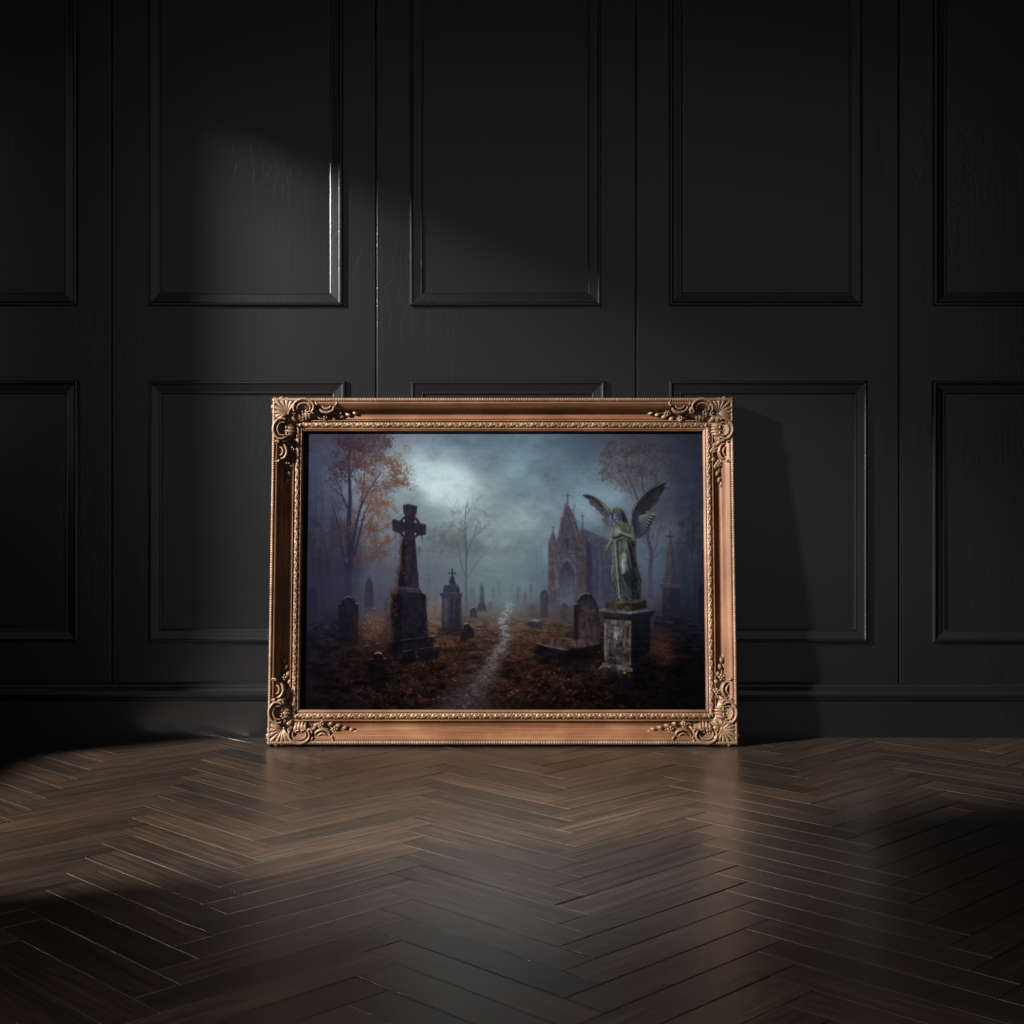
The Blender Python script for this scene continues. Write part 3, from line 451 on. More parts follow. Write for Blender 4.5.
    gk = np.clip((v[..., 1:2]-np.maximum(v[..., 0:1], v[..., 2:3]))*14, 0, 1)
    v += gk*.5*(gm_*np.array([.95, 1.03, 1.0], np.float32)-v)
    # leaves heaped against the great cross and blown between the stones
    leaves(388, 632, 4, 16, 60, (74, 46, 38), 1.0, 20, .7); leaves(385, 644, 5, 7, 60, (66, 38, 32), 1.1, 20, .7); leaves(394, 662, 6, 5, 40, (58, 32, 27), 1.1, 18, .6)
    for (x, y, rx, ry, n, c) in ((440, 644, 11, 5, 60, (116, 70, 44)), (452, 645, 9, 4, 50, (110, 66, 42)), (450, 656, 12, 6, 60, (112, 62, 36)), (430, 664, 12, 6, 50, (96, 54, 34)), (484, 640, 8, 4, 36, (104, 70, 50)), (536, 640, 10, 6, 40, (108, 66, 42)), (530, 660, 9, 7, 50, (112, 64, 38)), (548, 672, 12, 6, 50, (100, 56, 34)), (572, 680, 14, 6, 50, (92, 50, 32)), (540, 694, 16, 6, 40, (76, 42, 28)), (420, 684, 14, 7, 40, (78, 42, 28)), (405, 670, 10, 6, 30, (74, 40, 30)), (600, 672, 7, 6, 36, (104, 58, 36)), (664, 652, 9, 6, 34, (92, 52, 36)), (672, 660, 8, 4, 26, (96, 52, 34)), (345, 658, 10, 8, 28, (64, 34, 32))):
        leaves(x, y, rx, ry, n, c, .95, 24, .6)
    # closing darks and foreground leaves
    over(np.clip((Y-640)/60, 0, 1)*np.clip((X-640)/40, 0, 1)*.8, (8, 8, 10)); over(np.clip((Y-640)/60, 0, 1)*np.clip((372-X)/60, 0, 1)*.6, (17, 14, 18))
    over(np.clip(np.exp(-(((X-640)/34)**2+((Y-690)/16)**2))*.8, 0, 1), (12, 10, 11))
    for (x, y, s) in ((513, 692, 3.2), (518, 690, 2.2), (509, 695, 2.4), (596, 673, 2.4), (447, 675, 2.), (435, 682, 2.), (455, 672, 1.8), (571, 690, 2.2), (540, 685, 2.), (430, 690, 1.8), (508, 660, 1.6), (519, 672, 2.2), (529, 676, 2.), (545, 676, 1.8), (570, 679, 2.), (586, 690, 1.8), (594, 696, 2.), (569, 699, 1.8), (460, 649, 1.8), (414, 668, 1.6), (408, 692, 1.8), (445, 693, 1.9), (417, 652, 1.3), (600, 652, 1.6), (455, 680, 1.8), (461, 662, 1.7), (424, 666, 1.5), (602, 700, 1.8), (582, 672, 1.6), (519, 658, 1.5)):
        b = np.array((158, 88, 46))*(.75+.3*rng.random())*(1 if x < 560 else .85)
        for k in range(4):
            a = rng.random()*6.28
            dab(x+s*.4*np.cos(a), y+s*.25*np.sin(a), s*.5, s*.2, a*.6, np.clip(b*(.6+.5*rng.random()), 0, 255), .7)
    leaves(612, 690, 14, 10, 50, (60, 44, 40), .8, 18, .5); leaves(618, 680, 10, 6, 30, (80, 56, 44), .7, 20, .45); leaves(680, 695, 6, 6, 10, (54, 24, 22), 1.2, 12, .4)
    gd = np.clip((Y-625)/40, 0, 1)*np.clip(pd-.55, 0, 1)
    img *= (1-gd*np.clip(.14+.5*noise(11, 4, 4, .65), -.12, .62))[..., None]
    # brush work
    bw = noise(2.2, 1.4, 2, .7); bw2 = noise(9, 3, 3, .6)
    img *= (1+.016*bw+.014*bw2)[..., None]
    return np.clip(img, .008, 1)

# ---------------------------------------------------------------- helpers
C = bpy.context.scene.collection
R = random.Random(5)
PI = math.pi
F, D, H = 1350.0, 3.5, 0.6274            # focal length in pixels, distance to the wall, height of the eye
VX, HY = 515.0, 495.0                    # vanishing point of the floor in the photograph

def wx(px): return (px-VX)/F*D           # photograph -> metres on the wall
def wz(py): return H+(HY-py)/F*D

def link(name, me, mat, parent=None):
    o = bpy.data.objects.new(name, me); C.objects.link(o)
    if mat: me.materials.append(mat)
    if parent: o.parent = parent
    return o

def obj(name, bm, mat, parent=None, smooth=False, angle=None):
    me = bpy.data.meshes.new(name)
    bmesh.ops.recalc_face_normals(bm, faces=bm.faces)
    bm.to_mesh(me); bm.free()
    if smooth:
        for p in me.polygons: p.use_smooth = True
        if angle: me.set_sharp_from_angle(angle=angle)
    return link(name, me, mat, parent)

def struct(o): o['kind'] = 'structure'; return o

def add_box(bm, x0, x1, y0, y1, z0, z1, bevel=0):
    r = bmesh.ops.create_cube(bm, size=1)
    bmesh.ops.transform(bm, verts=r['verts'], matrix=Matrix.Translation(((x0+x1)/2, (y0+y1)/2, (z0+z1)/2)) @ Matrix.Diagonal((x1-x0, y1-y0, z1-z0, 1)))
    if bevel:
        es = {e for v in r['verts'] for e in v.link_edges}
        bmesh.ops.bevel(bm, geom=list(es), offset=bevel, segments=2, affect='EDGES', profile=.6)

def grid(bm, rows, close=False):
    """rows of points -> quads"""
    vs = [[bm.verts.new(p) for p in r] for r in rows]
    for a, b in zip(vs, vs[1:]):
        n = len(a)
        for i in range(n if close else n-1):
            j = (i+1) % n
            bm.faces.new((a[i], a[j], b[j], b[i]))
    return vs

# ---------------------------------------------------------------- materials
def mat(name, col, rough=.5, spec=.5, ior=1.5, metal=0.):
    m = bpy.data.materials.new(name); m.use_nodes = True
    n, l = m.node_tree.nodes, m.node_tree.links
    b = n['Principled BSDF']
    b.inputs['Base Color'].default_value = (*col, 1); b.inputs['Roughness'].default_value = rough
    b.inputs['Specular IOR Level'].default_value = spec; b.inputs['IOR'].default_value = ior; b.inputs['Metallic'].default_value = metal
    return m, n, l, b

def ramp(n, stops):
    r = n.new('ShaderNodeValToRGB'); e = r.color_ramp.elements
    while len(e) < len(stops): e.new(.5)
    for k, (p, c) in enumerate(stops): e[k].position = p; e[k].color = (*c, 1) if len(c) == 3 else c
    return r

# dark satin wall paint over old boards: brush strokes, fine crackle
def wall_material():
    m, n, l, b = mat('black_wall_paint', (.0030, .0030, .00315), .29, .76)
    tc = n.new('ShaderNodeTexCoord')
    mp = n.new('ShaderNodeMapping'); mp.inputs['Scale'].default_value = (95, 60, 3.2); l.new(tc.outputs['Object'], mp.inputs[0])
    gr = n.new('ShaderNodeTexNoise'); gr.inputs['Scale'].default_value = 1.; gr.inputs['Detail'].default_value = 4; gr.inputs['Distortion'].default_value = .6; l.new(mp.outputs[0], gr.inputs[0])
    mp2 = n.new('ShaderNodeMapping'); mp2.inputs['Scale'].default_value = (30, 20, 5); l.new(tc.outputs['Object'], mp2.inputs[0])
    vo = n.new('ShaderNodeTexVoronoi'); vo.feature = 'DISTANCE_TO_EDGE'; vo.inputs['Scale'].default_value = 1.
    wn = n.new('ShaderNodeTexNoise'); wn.inputs['Scale'].default_value = 14; wn.inputs['Detail'].default_value = 3; l.new(tc.outputs['Object'], wn.inputs[0])
    mixv = n.new('ShaderNodeVectorMath'); mixv.operation = 'MULTIPLY_ADD'; mixv.inputs[1].default_value = (1.6, 1.6, 1.6); l.new(wn.outputs['Color'], mixv.inputs[0]); l.new(mp2.outputs[0], mixv.inputs[2]); l.new(mixv.outputs[0], vo.inputs[0])
    cr = ramp(n, [(0, (0, 0, 0)), (.035, (1, 1, 1))]); l.new(vo.outputs['Distance'], cr.inputs[0])
    pt = n.new('ShaderNodeTexNoise'); pt.inputs['Scale'].default_value = 3.1; pt.inputs['Detail'].default_value = 2; l.new(tc.outputs['Object'], pt.inputs[0])
    pr = ramp(n, [(.52, (0, 0, 0)), (.66, (1, 1, 1))]); l.new(pt.outputs[0], pr.inputs[0])
    inv = n.new('ShaderNodeMath'); inv.operation = 'SUBTRACT'; inv.inputs[0].default_value = 1; l.new(cr.outputs[0], inv.inputs[1])
    mu = n.new('ShaderNodeMath'); mu.operation = 'MULTIPLY'; l.new(inv.outputs[0], mu.inputs[0]); l.new(pr.outputs[0], mu.inputs[1])
    ad = n.new('ShaderNodeMath'); ad.operation = 'MULTIPLY_ADD'; ad.inputs[1].default_value = -.9; l.new(mu.outputs[0], ad.inputs[0]); l.new(gr.outputs[0], ad.inputs[2])
    bp = n.new('ShaderNodeBump'); bp.inputs['Strength'].default_value = .2; bp.inputs['Distance'].default_value = .0012; l.new(ad.outputs[0], bp.inputs['Height']); l.new(bp.outputs[0], b.inputs['Normal'])
    return m

def floor_material():
    m, n, l, b = mat('dark_oiled_oak', (.05, .03, .02), .36, .5)
    uv = n.new('ShaderNodeUVMap'); uv.uv_map = 'UVMap'
    at = n.new('ShaderNodeAttribute'); at.attribute_name = 'plank'
    mp = n.new('ShaderNodeMapping'); mp.inputs['Scale'].default_value = (4, 105, 1); l.new(uv.outputs[0], mp.inputs[0])
    g = n.new('ShaderNodeTexNoise'); g.inputs['Scale'].default_value = 1.; g.inputs['Detail'].default_value = 6; g.inputs['Roughness'].default_value = .62; g.inputs['Distortion'].default_value = .9; l.new(mp.outputs[0], g.inputs[0])
    mp2 = n.new('ShaderNodeMapping'); mp2.inputs['Scale'].default_value = (14, 330, 1); l.new(uv.outputs[0], mp2.inputs[0])
    g2 = n.new('ShaderNodeTexNoise'); g2.inputs['Scale'].default_value = 1.; g2.inputs['Detail'].default_value = 3; l.new(mp2.outputs[0], g2.inputs[0])
    cr = ramp(n, [(.28, FLOOR_COLS[0]), (.5, FLOOR_COLS[1]), (.72, FLOOR_COLS[2])]); l.new(g.outputs[0], cr.inputs[0])
    hv = n.new('ShaderNodeHueSaturation')
    vm = n.new('ShaderNodeMapRange'); vm.inputs['To Min'].default_value = .62; vm.inputs['To Max'].default_value = 1.42; l.new(at.outputs['Fac'], vm.inputs[0]); l.new(vm.outputs[0], hv.inputs['Value'])
    l.new(cr.outputs[0], hv.inputs['Color'])
    pm = n.new('ShaderNodeMix'); pm.data_type = 'RGBA'; pm.blend_type = 'MULTIPLY'; pm.inputs['Factor'].default_value = .55
    pr = ramp(n, [(.34, (.45, .45, .45)), (.56, (1, 1, 1))]); l.new(g2.outputs[0], pr.inputs[0])
    l.new(hv.outputs[0], pm.inputs['A']); l.new(pr.outputs[0], pm.inputs['B']); l.new(pm.outputs['Result'], b.inputs['Base Color'])
    rm = n.new('ShaderNodeMapRange'); rm.inputs['To Min'].default_value = FLOOR_ROUGH-.05; rm.inputs['To Max'].default_value = FLOOR_ROUGH+.07; l.new(g.outputs[0], rm.inputs[0]); l.new(rm.outputs[0], b.inputs['Roughness'])
    bp = n.new('ShaderNodeBump'); bp.inputs['Strength'].default_value = .35; bp.inputs['Distance'].default_value = .0006
    mx = n.new('ShaderNodeMath'); mx.operation = 'ADD'; l.new(g.outputs[0], mx.inputs[0]); l.new(g2.outputs[0], mx.inputs[1]); l.new(mx.outputs[0], bp.inputs['Height']); l.new(bp.outputs[0], b.inputs['Normal'])
    b.inputs['IOR'].default_value = FLOOR_IOR
    return m

def gilt_material(name, a, c, rough, grain=None, metal=.25, bump=.25):
    """gilded wood; grain = axis it runs along"""
    m, n, l, b = mat(name, a, rough, .35, metal=metal)
    tc = n.new('ShaderNodeTexCoord'); mp = n.new('ShaderNodeMapping')
    sc = [160, 160, 160] if grain is None else [210, 210, 210]
    if grain is not None: sc[grain] = 5
    mp.inputs['Scale'].default_value = sc; l.new(tc.outputs['Object'], mp.inputs[0])
    g = n.new('ShaderNodeTexNoise'); g.inputs['Scale'].default_value = 1.; g.inputs['Detail'].default_value = 5; l.new(mp.outputs[0], g.inputs[0])
    g2 = n.new('ShaderNodeTexNoise'); g2.inputs['Scale'].default_value = 11; g2.inputs['Detail'].default_value = 4; l.new(tc.outputs['Object'], g2.inputs[0])
    ad = n.new('ShaderNodeMath'); ad.operation = 'ADD'; l.new(g.outputs[0], ad.inputs[0]); l.new(g2.outputs[0], ad.inputs[1])
    hf = n.new('ShaderNodeMath'); hf.operation = 'MULTIPLY'; hf.inputs[1].default_value = .5; l.new(ad.outputs[0], hf.inputs[0])
    cr = ramp(n, [(.36, tuple(k*.62 for k in a)), (.5, a), (.64, c)]); l.new(hf.outputs[0], cr.inputs[0]); l.new(cr.outputs[0], b.inputs['Base Color'])
    bp = n.new('ShaderNodeBump'); bp.inputs['Strength'].default_value = bump; bp.inputs['Distance'].default_value = .0008; l.new(g.outputs[0], bp.inputs['Height']); l.new(bp.outputs[0], b.inputs['Normal'])
    return m

FLOOR_COLS = [(.0070, .0041, .0025), (.0170, .0101, .0060), (.035, .0208, .0124)]
FLOOR_ROUGH, FLOOR_IOR = .30, 1.85
M_wall = wall_material()
M_floor = floor_material()
WOOD_A, WOOD_C = (.112, .046, .0185), (.165, .082, .039)
M_wood_h = gilt_material('gilded_wood_level', WOOD_A, WOOD_C, .5, 0, .08)
M_wood_v = gilt_material('gilded_wood_upright', WOOD_A, WOOD_C, .5, 2, .08)
M_gold = gilt_material('worn_gold_leaf', (.142, .082, .045), (.205, .132, .082), .5, None, .25, .15)
M_back = mat('backing_board', (.03, .025, .02), .8)[0]
M_ceiling = mat('pale_ceiling_paint', (.72, .71, .69), .8)[0]
M_case = mat('dark_window_paint', (.02, .02, .021), .5)[0]

# ---------------------------------------------------------------- the room
XL, XR, YB, ZC = -2.0, 2.6, -0.35, 2.7
joints = [wx(p) for p in (-150, 112, 376, 636, 899, 1161)]
BASE_TOP = wz(682)
# the back wall: tall panelling leaves with a thin open joint between them
bm = bmesh.new()
edges = [XL] + joints + [XR]
for a, b in zip(edges, edges[1:]):
    add_box(bm, a+.0016, b-.0016, D, D+.04, 0, ZC, .0022)
add_box(bm, XL-.06, XR+.06, D+.02, D+.08, 0, ZC)
struct(obj('wall_back', bm, M_wall))

# panel mouldings
PROF = [(0, 0), (0, .0075), (.0022, .0105), (.006, .0112), (.0085, .009), (.011, .0082), (.020, .0068), (.028, .0054), (.0305, .0058), (.0335, .0046), (.0345, 0)]
def moulding(x0, x1, z0, z1):
    bm = bmesh.new()
    rows = []
    for u, h in PROF:
        y = D+.0005-h
        rows.append([(x0+u, y, z0+u), (x1-u, y, z0+u), (x1-u, y, z1-u), (x0+u, y, z1-u)])
    grid(bm, rows, True)
    return bm
k = 1
cols = [(-113, 78), (148, 343), (410, 601), (669, 862), (933, 1126)]
lows = [(-113, 79), (149, 346), (411, 605), (669, 867), (932, 1126)]
for (a, b), (c, d) in zip(cols, lows):
    for bm in (moulding(wx(a), wx(b), wz(306), 2.46), moulding(wx(c), wx(d), wz(642), wz(381))):
        struct(obj('trim_%d' % k, bm, M_wall)); k += 1

# baseboard with a moulded cap
bm = bmesh.new()
bp = [(.0, BASE_TOP), (.007, BASE_TOP-.001), (.0115, BASE_TOP-.006), (.0125, BASE_TOP-.010), (.0165, BASE_TOP-.014), (.0205, BASE_TOP-.020), (.0215, BASE_TOP-.030), (.0205, BASE_TOP-.036), (.0175, BASE_TOP-.040), (.0172, BASE_TOP-.043), (.0132, BASE_TOP-.046), (.0125, BASE_TOP-.050), (.0125, -.004), (.0, -.004)]
grid(bm, [[(XL+.001, D-h, z), (XR-.001, D-h, z)] for h, z in bp])
struct(obj('baseboard_back', bm, M_wall))

# left wall with the window the daylight comes through
SUN = Vector((-6.0, .22, 3.98))
t = (XL-SUN.x)
def at_wall(p):                                   # where the ray from the light to point p crosses the left wall
    k = (XL-SUN.x)/(p[0]-SUN.x)
    return SUN.y+(p[1]-SUN.y)*k, SUN.z+(p[2]-SUN.z)*k
jamb_far = at_wall((wx(232), D, .8))[0]
lintel = at_wall((wx(190), D, wz(118)))[1]
sill = at_wall((-1.12, 3, 0))[1]
jamb_near = at_wall((.3, 2.50, 0))[0]
bm = bmesh.new()
T = .05
add_box(bm, XL-T, XL, YB, jamb_near, 0, ZC)
add_box(bm, XL-T, XL, jamb_far, D+.08, 0, ZC)
add_box(bm, XL-T, XL, jamb_near, jamb_far, 0, sill)
add_box(bm, XL-T, XL, jamb_near, jamb_far, lintel, ZC)
struct(obj('wall_left', bm, M_wall))
# casing round the opening
bm = bmesh.new()
w = .07
rows = []
for u, h in ((0, 0), (0, .006), (-.012, .014), (-.05, .016), (-.06, .010), (-w, .010), (-w, 0)):
    rows.append([(XL+h, jamb_near+u, sill+u), (XL+h, jamb_far-u, sill+u), (XL+h, jamb_far-u, lintel-u), (XL+h, jamb_near+u, lintel-u)])
grid(bm, rows, True)
struct(obj('window_1', bm, M_case))
bm = bmesh.new(); add_box(bm, XR, XR+T, YB, D+.08, 0, ZC); struct(obj('wall_right', bm, M_wall))
bm = bmesh.new(); add_box(bm, XL-T-1.2, XR+T, YB, D+.08, ZC, ZC+.05); struct(obj('ceiling', bm, M_ceiling))

# herringbone floor: every plank modelled with eased edges, one mesh
PL, PWD = .3807, .0680
X0 = -.4285
bm = bmesh.new()
uvl = bm.loops.layers.uv.new('UVMap')
fl = bm.loops.layers.float_color.new('plank')
s2 = math.sqrt(2)
def plank(p0, q0, lp, lq):
    cx, cy = (p0+lp/2-q0-lq/2)/s2+X0, (p0+lp/2+q0+lq/2)/s2
    if not (XL-.3 < cx < XR+.3 and YB-.3 < cy < D+.3): return
    g, ch = .0004, .0015
    dz = R.uniform(-.00025, .00025); tx, ty = R.gauss(0, .0014), R.gauss(0, .0014)
    r = R.random(); ou, ov = R.random()*40, R.random()*40
    ring = []
    for ins, z in ((g, -.012), (g, -.0010), (g+ch*.45, -.0003), (g+ch, 0)):
        pts = []
        for a, b in ((p0+ins, q0+ins), (p0+lp-ins, q0+ins), (p0+lp-ins, q0+lq-ins), (p0+ins, q0+lq-ins)):
            x, y = (a-b)/s2+X0, (a+b)/s2
            zz = z+dz+(x-cx)*tx+(y-cy)*ty if z > -.01 else z
            v = bm.verts.new((x, y, zz)); pts.append((v, a, b))
        ring.append(pts)
    fs = []
    for u, w2 in zip(ring, ring[1:]):
        for i in range(4):
            j = (i+1) % 4
            fs.append(((u[i], u[j], w2[j], w2[i])))
    fs.append(tuple(ring[-1]))
    for f in fs:
        face = bm.faces.new([q[0] for q in f])
        for lp_, (v, a, b) in zip(face.loops, f):
            lp_[uvl].uv = ((a-p0+ou, b-q0+ov) if lp > lq else (b-q0+ou, a-p0+ov))
            lp_[fl] = (r, r, r, 1)
for i in range(-12, 14):
    for kk in range(-70, 110):
        plank(kk*PWD+i*PL, kk*PWD-i*PL, PL, PWD)
        plank(kk*PWD+PL+i*PL, kk*PWD+PWD-PL-i*PL, PWD, PL)
for co, no in (((0, D, 0), (0, 1, 0)), ((XL, 0, 0), (-1, 0, 0)), ((XR, 0, 0), (1, 0, 0)), ((0, YB, 0), (0, -1, 0))):
    bmesh.ops.bisect_plane(bm, geom=bm.verts[:]+bm.edges[:]+bm.faces[:], plane_co=co, plane_no=no, clear_outer=True)
r_ = bmesh.ops.create_grid(bm, x_segments=1, y_segments=1, size=.5)
bmesh.ops.transform(bm, verts=r_['verts'], matrix=Matrix.Translation(((XL+XR)/2, (YB+D)/2, -.006)) @ Matrix.Diagonal((XR-XL, D-YB, 1, 1)))
for f in {f for v in r_['verts'] for f in v.link_faces}:
    for lp_ in f.loops: lp_[fl] = (0, 0, 0, 1)
struct(obj('floor', bm, M_floor))

# ---------------------------------------------------------------- the framed painting
FW, FH = 1.1745, .8740                    # outer size
TILT = math.radians(4.95)
FX = (503.0-VX)/F*3.4
root = bpy.data.objects.new('framed_painting', None); C.objects.link(root)
root.location = (FX, 3.406, .0008); root.rotation_euler = (-TILT, 0, 0)
root['label'] = 'carved gilt frame holding a misty graveyard oil painting, leaning against the dark panelled wall'
root['category'] = 'painting'

OGEE = [(0, 0), (0, .036), (.0006, .0405), (.0012, .043), (.0108, .0438), (.0115, .0452), (.0148, .0456), (.0168, .0446), (.0200, .0422), (.0245, .0388), (.0280, .0360), (.0305, .0330), (.0325, .0270), (.0350, .0225), (.0385, .0200), (.0430, .0194), (.0505, .0206), (.0545, .0225), (.0552, .0200), (.0572, .0222), (.0580, .0262), (.0590, .0272), (.0606, .0272), (.0616, .0250), (.0624, .0225), (.0790, .0225), (.0797, .0235), (.0810, .0240), (.0865, .0210), (.0865, .0060)]
PU = [p[0] for p in OGEE]; PH_ = [p[1] for p in OGEE]
def prof(u):
    if u <= 0.0012: return .043
    return float(np.interp(u, PU, PH_))

SC = {'top': .955, 'left': .885, 'right': .885, 'bottom': .985}
def side_point(side, u, s, h):
    u *= SC[side]
    """u inward from the outer edge, s along the side, h towards the viewer -> frame coordinates"""
    if side == 'bottom': return (-FW/2+s, -h, u)
    if side == 'top': return (-FW/2+s, -h, FH-u)
    if side == 'left': return (-FW/2+u, -h, s)
    return (FW/2-u, -h, s)

def sweep(side, pts, n, fn=None, cap=True):
    """pts = [(u, h)]; mitred at both ends; fn(u, h, s, k) moves the surface"""
    L = FW if side in ('top', 'bottom') else FH
    rows = []
    for i in range(n+1):
        row = []
        for kk, (u, h) in enumerate(pts):
            ea, eb = (u*SC['left'], u*SC['right']) if side in ('top', 'bottom') else (u*SC['bottom'], u*SC['top'])
            s = ea+(L-ea-eb)*i/n
            row.append(side_point(side, u, s, h if fn is None else fn(u, h, s, kk)))
        rows.append(row)
    bm = bmesh.new()
    grid(bm, rows)
    return bm

def bead(u, h, s, kk):
    if kk in (0, 8): return h
    c = (s/.0062) % 1
    return h-.0016*(1-math.sqrt(max(0, 1-(2*c-1)**2)))*(.5 if kk in (1, 7) else 1)

band_u = [.0622+.0168*k/12 for k in range(13)]
def carve(u, h, s, kk):
    if kk in (0, 12): return .0222
    v = (u-.0706)/.0084
    e = 1-abs(v)**2.4
    c = s/.0262
    ph = c % 1
    wave = .5*math.sin(2*PI*c)                                     # a running stem
    d = abs(v-wave*.75)
    stem = math.exp(-(d/.17)**2)
    # leaves thrown off either side of the stem
    f = (c*2+.42*v*(1 if math.sin(2*PI*c) > 0 else -1)) % 1
    leaf = math.sqrt(max(0, 1-(2*f-1)**2))*(.55+.45*abs(math.sin(9*v+2*PI*c*3)))
    dot = math.exp(-(((ph-.25)*2.6*1.0)**2+(v+.5)**2)/.035)+math.exp(-(((ph-.75)*2.6)**2+(v-.5)**2)/.035)
    return .0222+e*(.0010+.0052*max(stem, .85*leaf, min(1, dot)))

for side in ('top', 'bottom', 'left', 'right'):
    mw = M_wood_h if side in ('top', 'bottom') else M_wood_v
    L = FW if side in ('top', 'bottom') else FH
    rail = obj('frame_rail', sweep(side, OGEE, 60, None), mw, root, True, math.radians(38))
    ridge = [(.0006+.0052*(1-math.cos(PI*k/8)), .0432+.0054*math.sin(PI*k/8)) for k in range(9)]
    e = obj('beaded_edge', sweep(side, ridge, int(L/.00125), bead), M_gold, rail, True); e['label'] = 'narrow gold beaded edge'
    e = obj('carved_band', sweep(side, [(u, 0) for u in band_u], int(L/.0013), carve), M_gold, rail, True); e['label'] = 'gold band of carved running leaves'

# corner ornaments: shell, scrolls, leaves and flowers in relief
def relief(bm, path, width, height, base=None, seg=7, lift=0., crease=0.):
    """raised band along path [(a, b)], half-round section; width/height are functions of t; sits on the moulding below"""
    n = len(path); rows = []
    for i, (a, b) in enumerate(path):
        t = i/(n-1)
        a0, b0 = path[max(0, i-1)]; a1, b1 = path[min(n-1, i+1)]
        da, db = a1-a0, b1-b0; ln = math.hypot(da, db)+1e-9
        na, nb = -db/ln, da/ln
        w, h = width(t), height(t)
        hb = prof(min(a, b)) if base is None else (base(t) if callable(base) else base)
        row = []
        for k in range(seg+1):
            th = PI*k/seg
            c = math.cos(th)
            hh = h*math.sin(th)**.8-crease*h*math.exp(-(c/.22)**2)
            row.append((a+na*w*c, b+nb*w*c, hb+lift+hh-(.003 if k in (0, seg) else 0)))
        rows.append(row)
        # skirt down to the moulding
        for k in (0, seg): row[k] = (row[k][0], row[k][1], min(row[k][2], prof(max(.0, min(row[k][0], row[k][1])))-.001))
    vs = [[bm.verts.new(p) for p in r] for r in rows]
    for r0, r1 in zip(vs, vs[1:]):
        for i in range(seg): bm.faces.new((r0[i], r0[i+1], r1[i+1], r1[i]))
    for r in (vs[0], vs[-1]):
        try: bm.faces.new(r)
        except ValueError: pass

def ball(bm, a, b, h, r, sq=.7):
    g = bmesh.ops.create_uvsphere(bm, u_segments=10, v_segments=7, radius=r)
    bmesh.ops.transform(bm, verts=g['verts'], matrix=Matrix.Translation((a, b, h)) @ Matrix.Diagonal((1, 1, sq, 1)))

def arc(ca, cb, r, d0, d1, n=22, curl0=0., curl1=0.):
    """C-scroll: arc whose ends curl in; degrees"""
    pts = []
    def spiral(dc, rr, turn, k):
        q = []
        for i in range(1, k+1):
            t = i/k
            q.append((t, rr*(1-t)))
        return q
    for i in range(n+1):
        t = i/n
        th = math.radians(d0+(d1-d0)*t)
        rr = r
        if curl0 and t < .22: rr = r*(1-curl0*(1-t/.22)**1.3)
        if curl1 and t > .78: rr = r*(1-curl1*((t-.78)/.22)**1.3)
        pts.append((ca+rr*math.cos(th), cb+rr*math.sin(th)))
    return pts

def curl(a, b, r, start, turns, sign, n=20):
    """little volute ending in its eye"""
    return [(a+r*(1-.82*i/n)*math.cos(math.radians(start)+sign*2*PI*turns*i/n), b+r*(1-.82*i/n)*math.sin(math.radians(start)+sign*2*PI*turns*i/n)) for i in range(n+1)]

def leaf_path(a, b, deg, ln, bend, n=9):
    pts = [(a, b)]; th = math.radians(deg)
    for i in range(n):
        th += math.radians(bend)/n; a += ln/n*math.cos(th); b += ln/n*math.sin(th); pts.append((a, b))
    return pts
lens = lambda w: (lambda t: w*(math.sin(PI*min(1, .08+t*.92))**.75)+.0004)
taper = lambda w: (lambda t: w*(1-.75*t)+.0003)
full = lambda w: (lambda t: w*(.55+.45*math.sin(PI*t)))

